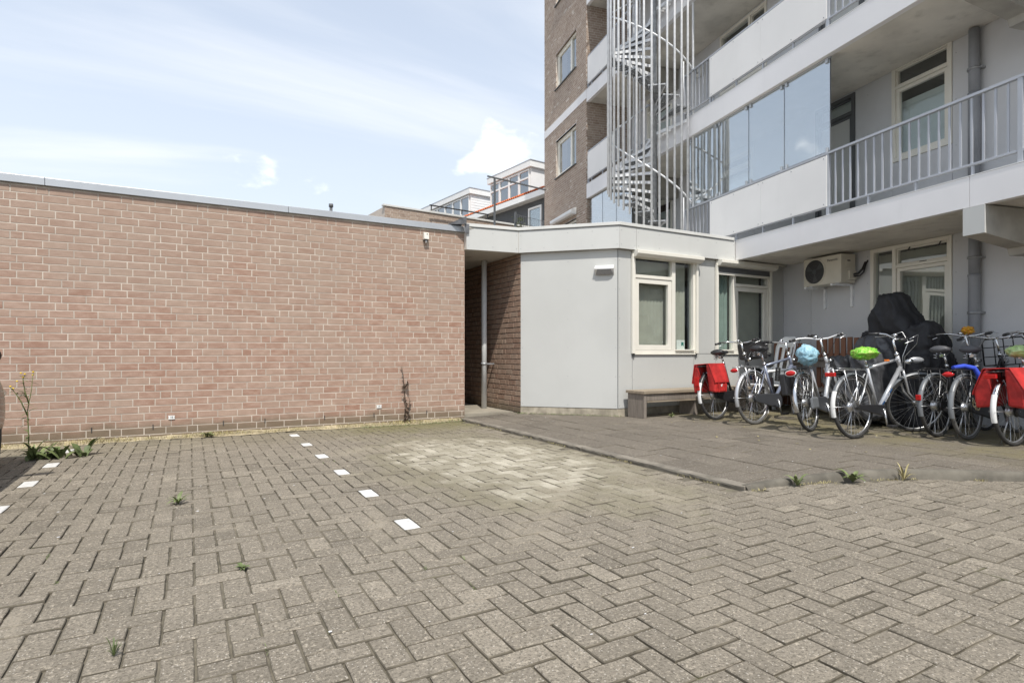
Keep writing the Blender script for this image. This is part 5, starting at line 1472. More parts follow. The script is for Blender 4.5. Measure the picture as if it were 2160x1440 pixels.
def bike(label, loc, heading, wb=1.12, lean=4, steer=10, style='step', frame='darkgrey', fender='mud_g', tail=None, rear_light='oval', rack='black', saddle_mat='saddle', tyre='rubber',
         bar='dutch', chain='black', front_rack=False, basket=False, shade=True, light='chrome', barmat='chrome', saddle_z=.95, name='bicycle', rim='alloy', kick=True, seat_x=.22, bar_z=1.08, stemmat='chrome', covered=False, cr=(.098, .052)):
    t = thing(name, label, 'bicycle', (loc[0], loc[1], ZP), 0, 'bicycles parked in a row before the gallery wall')
    t.rotation_euler = (R_(-lean), 0, R_(heading))
    rear = make_wheel(t, 0, WR, tyre, rim, bighub=True)
    HT = Vector((wb - .275, 0, .90)); HB = Vector((wb - .215, 0, .735)); FH = Vector((wb, 0, WR)); BB = Vector((.44, 0, .29)); ST = Vector((.285, 0, .78))
    ax = (HT - HB).normalized()
    SM = Matrix.Translation(HB) @ Matrix.Rotation(R_(-steer), 4, ax) @ Matrix.Translation(-HB)     # steering about the head axis
    make_wheel(t, wb, WR, tyre, rim, mat=SM)
    # frame
    b = MB()
    b.tube([BB, ST], .0165, 10); b.tube([HB - ax * .005, HT], .021, 12)
    if style == 'gents':
        b.tube([HT - ax * .045, ST + Vector((0.005, 0, -.02))], .017, 10); b.tube([HB + ax * .03, BB], .024, 12)
    elif style == 'step':
        b.tube([HB + ax * .05, HB + Vector((-.07, 0, -.10)), Vector((.66, 0, .44)), Vector((.56, 0, .32)), BB], .023, 12)
        b.tube([HT - ax * .03, HT + Vector((-.10, 0, -.16)), Vector((.60, 0, .52)), Vector((.40, 0, .44)), Vector((.36, 0, .46))], .013, 8)
    else:   # deep single curved tube
        b.tube([HB + ax * .06, HB + Vector((-.06, 0, -.12)), Vector((.70, 0, .44)), Vector((.60, 0, .315)), BB], .027, 12)
    for y in (-.055, .055):
        b.tube([(0, y, WR), (.12, y * .9, .50), (.265, y * .3, .70)], .008, 8); b.tube([(0, y, WR), (.20, y * .9, .31), BB + Vector((-.03, y * .5, 0))], .009, 8)
    b.tube([BB + Vector((0, -.035, 0)), BB + Vector((0, .035, 0))], .022, 12)
    fo = b.build('frame', frame, t)
    # fork + stem + bar (steered)
    b = MB()
    for y in (-.052, .052):
        b.tube([HB + Vector((0, y * .8, -.0)), HB + Vector((.035, y, -.11)), HB + Vector((.085, y, -.26)), FH + Vector((0, y, 0))], [.013, .013, .011, .008], 8)
    b.beam(HB + Vector((-.004, -.055, .0)), HB + Vector((-.004, .055, .0)), .03, .02)
    o = b.build('fork', frame if frame != 'blue' else 'chrome', t); o.matrix_local = SM
    top = HT + ax * (bar_z - .90)
    b = MB(); b.tube([HT, HT + ax * .03], .024, 12); b.tube([HT, top], .0125, 10); b.tube([top, top + Vector((.05, 0, .015))], .014, 8)
    o = b.build('stem', stemmat, t); o.matrix_local = SM
    c = top + Vector((.05, 0, .015)); b = MB()
    if bar == 'dutch':
        half = [(0, 0, 0), (.01, .07, .0), (.03, .14, .02), (.015, .22, .035), (-.06, .275, .035), (-.15, .295, .02), (-.24, .30, .005)]
    elif bar == 'loop':
        half = [(0, 0, 0), (.0, .10, .01), (.02, .18, .03), (.07, .23, .04), (.13, .26, .04), (.16, .29, .05), (.12, .325, .055), (.03, .33, .055), (-.05, .32, .05)]
    else:
        half = [(0, 0, 0), (.0, .10, .005), (-.02, .20, .03), (-.07, .27, .03), (-.15, .31, .02)]
    L_ = [c + Vector(p) for p in half]; Rr = [c + Vector((p[0], -p[1], p[2])) for p in half]
    b.tube(L_[::-1] + Rr[1:], .0115, 8); ho = b.build('handlebar', barmat, t); ho.matrix_local = SM
    for pts in (L_, Rr):
        b = MB(); e, q = pts[-1], pts[-2]; d = (e - q).normalized(); b.tube([e + d * .01, e - d * .11 if bar != 'loop' else q], .0165, 10)
        if bar == 'loop': b.tube(pts[-6:], .0165, 8)
        b.build('grip', 'saddle', ho)
        b = MB(); s_ = -1 if pts is Rr else 1; m_ = pts[-3]; b.tube([m_ + Vector((.03, 0, -.005)), m_ + Vector((.06, s_ * .02, -.02)), e + Vector((.06, s_ * -.01, -.035))], .0055, 6); b.build('brake_lever', 'alloy', ho)
    b = MB()
    for s_ in (-1, 1):
        a = c + Vector((.02, s_ * .18, .02)); b.tube([a, a + Vector((.11, -s_ * .03, .05)), a + Vector((.15, -s_ * .10, -.06)), a + Vector((.07, -s_ * .16, -.22)), HB + Vector((.03, s_ * .02, .02))], .003, 5)
    o = b.build('brake_cable', 'black' if barmat != 'chrome' else 'alloy', t); o.matrix_local = SM
    if basket != 'none': 
        b = MB(); b.ellipsoid(c + Vector((.02, .09, .035)), (.028, .028, .022), 10, 6); o = b.build('bell', 'chrome', t); o.matrix_local = SM
    if light:
        b = MB(); p = HB + Vector((.075, 0, .10)); b.tube([p + Vector((-.04, 0, -.01)), p + Vector((.0, 0, .0)), p + Vector((.035, 0, .005))], [.018, .032, .034], 14); o = b.build('headlight', light, t); o.matrix_local = SM
    # seat post and saddle
    sd_ = (ST - BB).normalized(); b = MB(); pz = ST + sd_ * ((saddle_z - .05 - ST.z) / sd_.z); b.tube([ST, pz], .0125, 10); b.tube([ST - sd_ * .01, ST + sd_ * .02], .02, 10); b.build('seat_post', 'chrome', t)
    so = saddle(t, pz.x - .01, saddle_z - (.03 if covered else 0), saddle_mat, 1.0)
    if covered: so.scale = (.72, .62, .5)
    # mudguards
    mudguard(t, 0, WR, 20, 150, fender); mudguard(t, 0, WR, 150.5, 196, tail or fender, 'mudguard_tail', label='white tail end of the rear mudguard' if tail == 'mud_w' else None)
    mudguard(t, wb, WR, 35, 178, fender, M_=SM)
    b = MB()
    for y in (-.03, .03):
        for a in (178, 120): b.tube([(0, y * 1.6, WR), (.37 * math.cos(R_(a)), y * .9, WR + .37 * math.sin(R_(a)))], .0022, 5)
    b.build('mudguard_stay', 'alloy', t)
    # rack
    if rack:
        b = MB(); zr = .745
        for y in (-.06, .06): b.tube([(.20, y * .6, zr - .01), (.14, y, zr), (-.30, y, zr), (-.345, y * .55, zr)], .0055, 6); b.tube([(-.02, y, zr), (-.01, y * 1.15, .50), (0, y * 1.05, WR)], .005, 6); b.tube([(-.22, y, zr), (-.15, y * 1.2, .52), (0, y * 1.05, WR)], .005, 6)
        b.tube([(-.345, -.033, zr), (-.345, .033, zr)], .0055, 6)
        for x in (-.26, -.14, -.02, .1): b.tube([(x, -.06, zr), (x, .06, zr)], .0045, 6)
        b.tube([(.12, -.03, zr + .01), (-.20, -.025, zr + .02), (-.24, 0, zr + .02), (-.20, .025, zr + .02), (.12, .03, zr + .01)], .004, 6)
        b.build('luggage_rack', rack, t)
    zl = .70; xl = -.36
    if rear_light == 'oval':
        b = MB(); b.ellipsoid((xl, 0, zl), (.018, .055, .030), 14, 8); lo = b.build('rear_light', 'redlens', t)
        b = MB(); b.torus((0, 0, 0), (1, 0, 0), 1, .12, 20, 6); o = b.build('light_rim', 'mud_w', lo); o.location = (xl + .004, 0, zl); o.scale = (.03, .058, .034)
    elif rear_light == 'bar':
        b = MB(); b.box(xl - .015, xl + .015, -.055, .055, zl - .022, zl + .022); b.build('rear_light', 'redlens', t, bev=.006)
    elif rear_light == 'half':
        b = MB(); b.ellipsoid((xl, 0, zl + .01), (.02, .06, .032), 14, 8, fn=lambda d: 1 if d.z < .2 else .75); b.build('rear_light', 'redlens', t)
    else:
        b = MB(); b.box(-.378, -.355, -.025, .025, .42, .48); b.build('rear_light', 'redlens', t, bev=.006)
    # chain case, cranks
    if chain:
        b = MB(); poly = circ(.44, .29, cr[0], -95, 85, 12) + circ(0, WR, cr[1], 95, 265, 8); b.prism(poly, 'y', -.068, -.045); o = b.build('chain_case', chain, t, bev=.008); recalc(o.data)
    b = MB(); b.tube([BB + Vector((0, -.075, 0)), BB + Vector((.02, -.085, -.17))], .010, 8); b.tube([BB + Vector((0, .06, 0)), BB + Vector((-.02, .075, .17))], .010, 8); b.tube([BB + Vector((0, -.078, 0)), BB + Vector((0, -.068, 0))], .022, 12); co = b.build('crank', 'alloy', t)
    for (y, p) in ((-.135, BB + Vector((.02, 0, -.17))), (.125, BB + Vector((-.02, 0, .17)))):
        b = MB(); b.box(p.x - .045, p.x + .045, y - .035, y + .035, p.z - .012, p.z + .012); b.build('pedal', 'saddle', co, bev=.004)
    if kick:
        b = MB(); b.tube([(.05, .05, .30), (.02, .12, .0 + .015 - math.tan(R_(lean)) * .12)], .007, 6); b.build('kickstand', 'alloy', t)
    if front_rack:
        b = MB(); p = HB + Vector((.10, 0, .06)); X0, X1, z0 = p.x, p.x + .30, p.z
        for x, z in ((X0, z0), (X1, z0)): b.tube([(x, -.20, z), (x, .20, z)], .007, 6)
        for y in (-.20, -.10, 0, .10, .20): b.tube([(X0, y, z0), (X1, y, z0)], .006, 6)
        b.tube([(X0, -.20, z0), (X0 - .01, -.20, z0 + .27), (X0 - .01, -.17, z0 + .31), (X0 - .01, .17, z0 + .31), (X0 - .01, .20, z0 + .27), (X0, .20, z0)], .009, 8)
        for y in (-.09, 0, .09): b.tube([(X0, y, z0), (X0 - .01, y, z0 + .31)], .006, 6)
        for z in (.10, .21): b.tube([(X0, -.20, z0 + z), (X0, .20, z0 + z)], .006, 6)
        for y in (-.05, .05): b.tube([(X0 + .1, y * 2, z0), FH + Vector((0, y * 1.1, 0))], .006, 6)
        o = b.build('front_carrier', 'black', t); o.matrix_local = SM
    if basket is True:
        b = MB(); p = HB + Vector((.06, 0, .10)); 
        b.prism([(p.x, p.z), (p.x - .03, p.z + .24), (p.x + .27, p.z + .24), (p.x + .22, p.z)], 'y', -.17, .17); o = b.build('basket', 'saddle', t, bev=.02); recalc(o.data); o.matrix_local = SM
        b = MB(); b.torus((0, 0, 0), (0, 0, 1), 1, .035, 28, 6); r_ = b.build('basket_rim', 'black', o); r_.location = (p.x + .12, 0, p.z + .245); r_.scale = (.155, .18, .30)
    return t, SM, HB, HT, pz

def pannier(t, mat='red', x0=-.25, x1=.11, z0=.38, z1=.775, sp=.11):
    for sgn, side in ((-1, 'right'), (1, 'left')):
        b = MB(); y0, y1 = sgn * .062, sgn * (.062 + sp)
        vs = [(x0 + .03, y0, z0 + .02), (x1 - .05, y0, z0 + .02), (x1 - .05, y1, z0), (x0 + .03, y1, z0), (x0, y0, z1), (x1, y0, z1), (x1, y0 + sgn * .05, z1 - .01), (x0, y0 + sgn * .05, z1 - .01), (x0 + .01, y1, z0 + .17), (x1 - .02, y1, z0 + .17)]
        b.add(vs, [(0, 1, 2, 3), (4, 7, 6, 5), (0, 4, 5, 1), (3, 2, 9, 8), (8, 9, 6, 7), (0, 3, 8, 7, 4), (1, 5, 6, 9, 2)])
        po = b.build('pannier', mat, t, bev=.022); recalc(po.data)
        b = MB(); yo = sgn * .006
        b.add([(x0 - .004, y0 + sgn * .05, z1), (x1 + .004, y0 + sgn * .05, z1), (x1 - .018, y1 + yo, z0 + .165), (x0 + .012, y1 + yo, z0 + .165), (x1 - .02, y1 + yo * 1.8, z0 + .135), (x0 + .014, y1 + yo * 1.8, z0 + .135)], [(0, 1, 2, 3), (3, 2, 4, 5)])
        fo = b.build('flap', mat, po); md = fo.modifiers.new('t', 'SOLIDIFY'); md.thickness = .006; md.offset = 0
        b = MB()
        for x in (x0 + .09, x1 - .11): b.box(x, x + .022, y1 + sgn * .003, y1 + sgn * .010, z0 + .005, z0 + .16)
        b.build('strap', mat, po)
        b = MB(); xm = (x0 + x1) / 2 - .005; b.prism([(xm - .025, z0 + .095), (xm - .004, z0 + .075), (xm + .022, z0 + .115), (xm + .004, z0 + .098), (xm - .010, z0 + .115), (xm - .008, z0 + .098)], 'y', y1 + sgn * .002, y1 + sgn * .006); o = b.build('mark', 'print_w', po); recalc(o.data)
    b = MB(); b.box(x0, x1, -.112, .112, z1 - .004, z1 + .006); b.build('pannier_bridge', mat, t, bev=.003)

def lump(t, name, c, r, mat, amp=.18, seed=0, label=None):
    b = MB(); sd_ = Vector((seed * 3.1, seed * 1.7, seed))
    def fn(d):
        q = d * 1.9 + sd_; rdg = 1 - abs(noise.noise(q)) * 2; r3 = 1 - abs(noise.noise(d * 4.5 + sd_)) * 2
        return 1 + amp * (rdg - .5) * .9 + amp * .75 * max(0, r3) ** 2 - amp * .25
    b.ellipsoid(c, r, 34, 22, fn=fn); o = b.build(name, mat, t)
    if label: o['label'] = label
    return o

# 1: black bicycle with red panniers
t, SM, HB, HT, pz = bike('black bicycle with red double pannier bags nearest the plank bench', (6.38, 5.60), 8, 1.12, 5, 0, 'deep', 'black', 'black', tail='mud_w', rear_light='none', chain='black', saddle_z=.93, basket=True, bar_z=1.08)
pannier(t)
b = MB(); b.box(-.392, -.372, -.03, .03, .48, .60); b.build('tail_reflector', 'redlens', t, bev=.004)
b = MB(); b.tube([(wb_x, 0, z) for wb_x, z in ((.93, .66), (.955, .60), (.985, .54))], .022, 8); b.build('fork_sleeve', 'blue', t)
# 2: grey-blue gents bicycle
t, *_ = bike('grey-blue crossbar bicycle with looped handlebar between the red-pannier and blue-bag bicycles', (6.403, 4.99), 3.5, 1.13, 4, -8, 'gents', 'bluegrey', 'silver', rear_light='half', rack='alloy', bar='loop', tyre='rubber_g', saddle_z=.98, barmat='alloy', chain='darkgrey', bar_z=1.07)
b = MB()
for k in range(9): b.torus((.50 + .005 * k, -.03, .56 + k * .020), (0.25, 0, 1), .03, .006, 14, 5)
b.build('coil_lock', 'black', t)
b = MB(); b.box(.46, .50, .02, .05, .36, .60); b.build('pump', 'black', t)
# 3: dark bicycle with pale blue bag over the saddle
t, SM, HB, HT, pz = bike('dark bicycle with a pale blue plastic bag over its saddle', (6.416, 4.225), 14, 1.12, 8, 6, 'deep', 'silver', 'chrome', rear_light='oval', rack='black', chain='darkgrey', saddle_z=.93, bar='dutch', bar_z=1.12, barmat='plastic_w', covered=True)
lump(t, 'saddle_bag', (pz.x - .02, 0, .91), (.14, .115, .118), 'blue_bag', .28, 3, 'crumpled pale blue plastic bag tied over the saddle')
b = MB(); b.box(-.36, -.18, .066, .14, .45, .70); b.box(-.30, .05, .066, .10, .50, .74); b.build('rack_battery', 'black', t, bev=.02)
b = MB(); b.box(-.05, .16, -.085, -.045, .26, .40); b.build('hub_cover', 'mud_g', t, bev=.03)
# 4: silver bicycle with green saddle cover
t, SM, HB, HT, pz = bike('silver crossbar bicycle with a bright green cover over its saddle', (6.288, 3.637), -2, 1.146, 3, 33, 'gents', 'silver', 'mud_g', tail='mud_w', rear_light='bar', rack='alloy', chain='black', saddle_z=.93, bar_z=1.09, bar='flat', covered=True, cr=(.062, .026))
lump(t, 'saddle_cover', (pz.x - .0, 0, .925), (.165, .115, .068), 'green_bag', .24, 8, 'bright green plastic cover over the saddle')
b = MB(); BBv = Vector((.44, 0, .29)); HBv = Vector((1.146 - .215, 0, .735)); q0 = BBv.lerp(HBv, .10); q1 = BBv.lerp(HBv, .52); b.tube([q0, q1], .0255, 14); dt = b.build('down_tube_panel', 'blue', t)
d_ = (HBv - BBv).normalized(); nrm = Vector((0, -1, 0)); up_ = nrm.cross(d_)
mid = BBv.lerp(HBv, .31) + Vector((0, -.0262, 0)); 
text_part('GAZELLE', 'lettering', 0.034, 'print_w', dt, Matrix(((d_.x, up_.x, nrm.x, mid.x), (d_.y, up_.y, nrm.y, mid.y), (d_.z, up_.z, nrm.z, mid.z), (0, 0, 0, 1))), .0004)
b = MB(); b.box(.64, .69, -.018, .018, .835, .855); b.build('reflector', 'orange', t, bev=.004)
b = MB(); p_ = HB + Vector((.16, 0, .12)); b.ellipsoid(p_, (.085, .022, .035), 14, 8); o = b.build('lamp_shell', 'silver', t); o.matrix_local = SM
# 5: dark bicycle further back, mudguard lamp
t, *_ = bike('black bicycle partly hidden, grey saddle, small red lamp on its rear mudguard', (7.22, 3.26), 0, 1.12, 3, 5, 'step', 'black', 'mud_g', rear_light='none', chain='black', saddle_mat='saddle_g', saddle_z=.96, bar_z=1.13)
lump(t, 'ribbon_bunch', (.90, .03, 1.20), (.045, .05, .038), 'crumple', .7, 5, 'yellow and red ribbon bunch tied to the handlebar')
# 6: dark bicycle with front carrier, blue cloth sleeve and steel chain
t, *_ = bike('black bicycle with grey saddle, blue-sleeved steel chain on the rack and front carrier', (7.275, 2.995), 0, 1.13, 3, -6, 'step', 'black', 'mud_g', rear_light='half', chain='black', saddle_mat='saddle_g', saddle_z=.96, front_rack=True, tyre='rubber_g', bar_z=1.10)
b = MB(); b.tube([(-.20, .02, .775), (-.06, -.02, .79), (.02, -.08, .765), (.05, -.105, .69), (.055, -.108, .60)], [.02, .024, .026, .026, .022], 10); b.build('chain_sleeve', 'blue_cloth', t)
lk = MB()
path = [(.055, -.11, .60), (.056, -.112, .56), (.055, -.114, .52), (.05, -.115, .48), (.045, -.115, .44), (.03, -.115, .40), (.01, -.112, .37), (-.02, -.108, .345), (-.05, -.104, .35), (-.07, -.10, .38), (-.085, -.098, .42)]
for i, p in enumerate(path):
    lk.torus((0, 0, 0), (1, 0, 0) if i % 2 else (0, 1, 0), .015, .0055, 10, 5)
    n_ = 50
    for k in range(len(lk.v) - n_, len(lk.v)):
        v = lk.v[k]; lk.v[k] = (v[0] + p[0], v[1] + p[1], v[2] * 1.5 + p[2])
lk.build('chain', 'gold', t)
# 7: rightmost bicycle, red panniers, pale lime saddle cover
t, SM, HB, HT, pz = bike('rightmost bicycle with red panniers and a pale lime saddle cover', (7.19, 2.575), -4, 1.13, 3, -10, 'step', 'black', 'chrome', tail='mud_w', rear_light='bar', chain='black', saddle_z=.94, front_rack=True, bar_z=1.15, covered=True)
pannier(t, sp=.15)
lump(t, 'saddle_cover', (pz.x, 0, .945), (.165, .115, .062), 'lime_bag', .2, 12, 'pale lime plastic cover over the saddle')

# ================================================================== CAR (only its corner shows)
car = thing('parked_car', 'dark car at the left edge, its rounded corner just showing beside the tall weeds', 'car', (-2.262, 4.86, 0))
CX = .90; 
secs = [  # y, half width, z_bottom, z_belt, z_top(hood/roof), hw at top
    (-2.05, .55, .30, .52, .60, .50), (-1.98, .80, .22, .62, .74, .66), (-1.80, .89, .18, .74, .86, .74), (-1.45, .905, .18, .88, 1.10, .70), (-1.05, .91, .18, .90, 1.38, .62), (-.40, .91, .17, .90, 1.47, .62), (.25, .91, .17, .90, 1.45, .63), (.80, .91, .18, .89, 1.22, .66), (1.15, .905, .18, .87, .96, .70), (1.55, .89, .18, .80, .88, .68), (1.82, .84, .20, .68, .77, .60), (1.98, .70, .26, .56, .62, .48), (2.03, .50, .32, .50, .53, .36)]
b = MB(); vs = []; npf = 12
for (y, hw_, zb, zbelt, zt, ht) in secs:
    prof = [(0, zb), (hw_ * .86, zb), (hw_ * .97, zb + .10), (hw_, (zb + zbelt) / 2), (hw_ * .985, zbelt - .05), (hw_ * .95, zbelt), (ht + (hw_ * .95 - ht) * .35, zbelt + (zt - zbelt) * .75), (ht * .9, zt - .01), (0, zt + .02)]
    for x, z in prof: vs.append((x, y, z))
    for x, z in prof[::-1][1:-1]: vs.append((-x, y, z))
k_ = 16; fs = []
for i in range(len(secs) - 1):
    for j in range(k_): fs.append((i * k_ + j, i * k_ + (j + 1) % k_, (i + 1) * k_ + (j + 1) % k_, (i + 1) * k_ + j))
fs += [tuple(range(k_)), tuple((len(secs) - 1) * k_ + j for j in range(k_))[::-1]]
b.add(vs, fs, 0, True); o = b.build('body', 'car', car); recalc(o.data); md = o.modifiers.new('s', 'SUBSURF'); md.levels = 1; md.render_levels = 2
for sx in (-1, 1):
    for y in (-1.28, 1.25):
        b = MB(); b.torus((sx * .80, y, .31), (1, 0, 0), .25, .07, 32, 10); wo = b.build('wheel', 'rubber', car)
        b = MB(); b.tube([(sx * .76, y, .31), (sx * .845, y, .31)], [.20, .20], 24)
        b.build('rim', 'alloy', wo)
    b = MB(); b.ellipsoid((sx * .98, .62, .98), (.085, .05, .065), 12, 8); b.beam((sx * .86, .62, .93), (sx * .95, .62, .96), .04, .03); b.build('wing_mirror', 'car', car)
    b = MB(); b.ellipsoid((sx * .66, 1.90, .64), (.16, .06, .07), 14, 8); b.build('headlight', 'glass_n', car)
    b = MB(); b.add([(sx * .85, -1.0, .93), (sx * .85, .75, .93), (sx * .70, .45, 1.34), (sx * .68, -.75, 1.38)], [(0, 1, 2, 3)]); b.build('side_window', 'car_g', car)

# ================================================================== PLANTS
def leaf(b, base, tip, w, droop=.0, mi=0, curl=.0):
    base = Vector(base); tip = Vector(tip); d = tip - base; side = d.cross(Vector((0, 0, 1)))
    if side.length < 1e-6: side = Vector((1, 0, 0))
    side.normalize(); n = 5; vs = []
    for i in range(n + 1):
        t = i / n; c = base + d * t + Vector((0, 0, math.sin(t * math.pi) * d.length * curl - droop * t * t)); ww = w * math.sin(min(1, t * 1.15 + .08) * math.pi * .92) ** .8 * (1 if i < n else .05)
        vs += [c - side * ww + Vector((0, 0, ww * .35)), c, c + side * ww + Vector((0, 0, ww * .35))]
    fs = []
    for i in range(n): fs += [(i * 3, i * 3 + 1, i * 3 + 4, i * 3 + 3), (i * 3 + 1, i * 3 + 2, i * 3 + 5, i * 3 + 4)]
    b.add(vs, fs, mi, True)
def rosette(name, label, loc, r, n, mat, h=.5, w=.18, seed=0, group=None):
    rn = random.Random(seed); t = thing(name, label, 'weed', loc, 0, group)
    for k in range(n):
        a = 2 * math.pi * k / n + rn.uniform(-.3, .3); rr = r * rn.uniform(.55, 1.1); b = MB()
        leaf(b, (0, 0, .002), (rr * math.cos(a), rr * math.sin(a), rr * h * rn.uniform(.4, 1.4)), rr * w * rn.uniform(.8, 1.2), droop=rr * .25, curl=.15); b.build('leaf', mat, t)
    return t
rosette('dandelion', 'bright green dandelion rosette in the middle of the parking bay', (-.069, 4.415, 0), .085, 18, 'leaf2', .75, .13, 1)
rosette('dandelion', 'small green rosette at the foot of the garage wall under its left half', (.178, 7.73, 0), .12, 12, 'leaf2', .6, .14, 2)
rosette('dandelion', 'green rosette at the rounded kerb foot, left one of three', (3.985, 2.735, 0), .10, 13, 'leaf2', 1.0, .11, 3)
rosette('dandelion', 'largest green rosette at the rounded kerb foot, middle one of three', (4.47, 2.60, 0), .14, 16, 'leaf2', .7, .14, 4)
rosette('grass_tuft', 'thin dry tuft at the rounded kerb foot, right one of three', (4.89, 2.445, 0), .11, 16, 'drygrass', 1.2, .05, 5)
rosette('grass_tuft', 'tiny green tuft between the pavers nearest the bottom left of the ground', (-.219, 2.294, 0), .028, 20, 'leaf', 2.0, .09, 6)
rosette('moss_tuft', 'low olive tuft in a paver joint right of the nearest tiny tuft', (.213, 2.934, 0), .045, 12, 'leaf', .6, .25, 7)
rosette('grass_tuft', 'small pale green tuft beside the bench foot near the red panniers', (6.05, 6.12, ZP), .09, 10, 'leaf2', 1.0, .10, 8)
# broad clump by the wall at the left
t = thing('broadleaf_weed', 'dense clump of broad green dock leaves at the left beside the parked car', 'weed', (-1.10, 6.90, 0)); rn = random.Random(9)
for k in range(46):
    a = rn.uniform(0, 2 * math.pi); cx = rn.uniform(-.22, .24); cy = rn.uniform(-.10, .10); rr = rn.uniform(.07, .17); b = MB()
    leaf(b, (cx, cy, .0), (cx + rr * math.cos(a) * .8, cy + rr * math.sin(a) * .5, rr * rn.uniform(.5, 1.3)), rr * .26, droop=rr * .2, curl=.1); b.build('leaf', 'leaf' if rn.random() < .7 else 'leaf2', t)
def stalk(name, label, loc, path, mat, leafmat, nleaf, seed, flowers=None, r=.008, lw=.018, ll=.09, side=None):
    rn = random.Random(seed); t = thing(name, label, 'weed', loc)
    for pth in path:
        b = MB(); n_ = len(pth); b.tube(pth, [r * (1 - .65 * i / (n_ - 1)) for i in range(n_)], 6); b.build('stem', mat, t)
        for k in range(nleaf):
            u = rn.uniform(.05, .95) * (n_ - 1); i = min(int(u), n_ - 2); p = Vector(pth[i]).lerp(Vector(pth[i + 1]), u - i); a = rn.uniform(0, 6.28); q = ll * rn.uniform(.4, 1.1) * (1.25 - u / n_)
            b = MB(); leaf(b, p, p + Vector((math.cos(a) * q, math.sin(a) * q, q * rn.uniform(-.2, .8))), lw * rn.uniform(.6, 1.2), droop=q * .3); b.build('leaf', leafmat, t)
    for f in flowers or []:
        b = MB(); b.ellipsoid(f, (.010, .010, .008), 8, 5); b.build('flower', 'flower', t)
        for k in range(0): pass
    return t
stalk('tall_weed', 'tall thin weed with small yellow flowers before the garage wall at the left', (-1.40, 7.34, 0),
      [[(0, 0, 0), (.0, .0, .2), (-.01, .0, .42), (.02, 0, .62), (.035, 0, .80)], [(-.01, 0, .38), (-.06, 0, .52), (-.10, 0, .60), (-.14, 0, .66)], [(0, 0, .50), (-.03, 0, .62), (-.045, 0, .74), (-.03, 0, .78)]],
      'stem', 'leaf', 15, 12, [(.035, 0, .81), (.03, .01, .78), (-.14, 0, .67), (-.12, .01, .65), (-.03, 0, .79), (-.045, 0, .76), (-.06, 0, .80), (-.09, 0, .72)], .007, .010, .11)
stalk('tall_weed', 'dark withered weed stalk against the garage wall near the passage', (2.62, 7.79, 0),
      [[(0, 0, 0), (.02, .02, .15), (.03, .03, .32), (.01, .03, .50), (.0, .04, .68), (-.02, .045, .82)], [(.0, 0, .0), (.06, .02, .12), (.085, .02, .26), (.09, .03, .36)], [(.01, .03, .50), (.05, .03, .56), (.07, .03, .60)]],
      'deadleaf', 'deadleaf', 20, 14, None, .010, .014, .075)
t = thing('broadleaf_weed', 'feathery pale weed at the foot of the tall yellow-flowered weed', 'weed', (-1.34, 7.28, 0)); rn = random.Random(19)
for k in range(30):
    a = rn.uniform(0, 6.28); rr = rn.uniform(.08, .22); b = MB(); leaf(b, (0, 0, .02), (rr * math.cos(a), rr * math.sin(a) * .6, rr * rn.uniform(.3, 1.2)), .008, droop=rr * .5, curl=.2); b.build('leaf', 'leaf2', t)
# dry grass and sand strip at the wall foot
b = MB(); rn = random.Random(4); n_ = 64
vs = []
for i in range(n_ + 1):
    x = -2.6 + 6.1 * i / n_; w = .13 + .09 * noise.noise(Vector((x * 1.3, 0, 0))) + .05 * noise.noise(Vector((x * 6, 3, 0)))
    vs += [(x, YW - .0, .035 + .02 * noise.noise(Vector((x * 4, 1, 0)))), (x, YW - w * .45, .022), (x, YW - max(.05, w), .0005 + .002)]
b.add(vs, [f for i in range(n_) for f in ((i * 3, i * 3 + 1, i * 3 + 4, i * 3 + 3), (i * 3 + 1, i * 3 + 2, i * 3 + 5, i * 3 + 4))], 0, True)
o = b.build('sand_drift', 'dirt'); recalc(o.data); o['kind'] = 'stuff'; o['label'] = 'sandy dirt drifted along the foot of the garage wall'
def blades(name, label, pts, mat, hmin, hmax, w=.0022):
    b = MB(); rn = random.Random(len(pts))
    for (x, y, z, k) in pts:
        a = rn.uniform(0, 6.28); h = rn.uniform(hmin, hmax) * k; lx, ly = math.cos(a) * h * .9, math.sin(a) * h * .9; px_, py_ = -math.sin(a) * w, math.cos(a) * w
        b.add([(x - px_, y - py_, z), (x + px_, y + py_, z), (x + lx * .5 + px_ * .6, y + ly * .5 + py_ * .6, z + h * .75), (x + lx * .5 - px_ * .6, y + ly * .5 - py_ * .6, z + h * .75), (x + lx, y + ly, z + h * .9)], [(0, 1, 2, 3), (3, 2, 4)])
    o = b.build(name, mat); o['kind'] = 'stuff'; o['label'] = label; return o
rn = random.Random(8); pts = []
for i in range(5200):
    x = rn.uniform(-2.5, 3.5); d = abs(rn.gauss(0, .085)); k = .5 + noise.noise(Vector((x * 1.7, 5, 0)));
    if rn.random() < .35 + k * .6: pts.append((x, YW - .01 - d, .015, .6 + max(0, k) * .7))
blades('dry_grass', 'dry straw coloured grass strip along the garage wall', pts, 'drygrass', .012, .045)
pts = []
for i in range(900):
    u = rn.random(); 
    if u < .5: x = rn.uniform(2.0, 3.5); pts.append((x, YW - .06 - rn.uniform(0, .22), .0, 1))
    else: x = rn.uniform(4.42, 5.55); yv = (AX + AY) - x; pts.append((x - .02 - rn.uniform(0, .07), yv - .02 - rn.uniform(0, .07), ZP, .8))
blades('green_grass', 'short yellow-green grass at the wall feet around the passage', pts, 'leaf2', .012, .04)
pts = []
for i in range(600):
    k = rn.randrange(0, 12); (xa, ya), (xb, yb) = curve[k], curve[k + 1]; u = rn.random(); q = noise.noise(Vector(((xa + (xb - xa) * u) * 3, 2, 0)))
    if q > .0: pts.append((xa + (xb - xa) * u, ya + (yb - ya) * u - .015 - abs(rn.gauss(0, .02)), 0, .7))
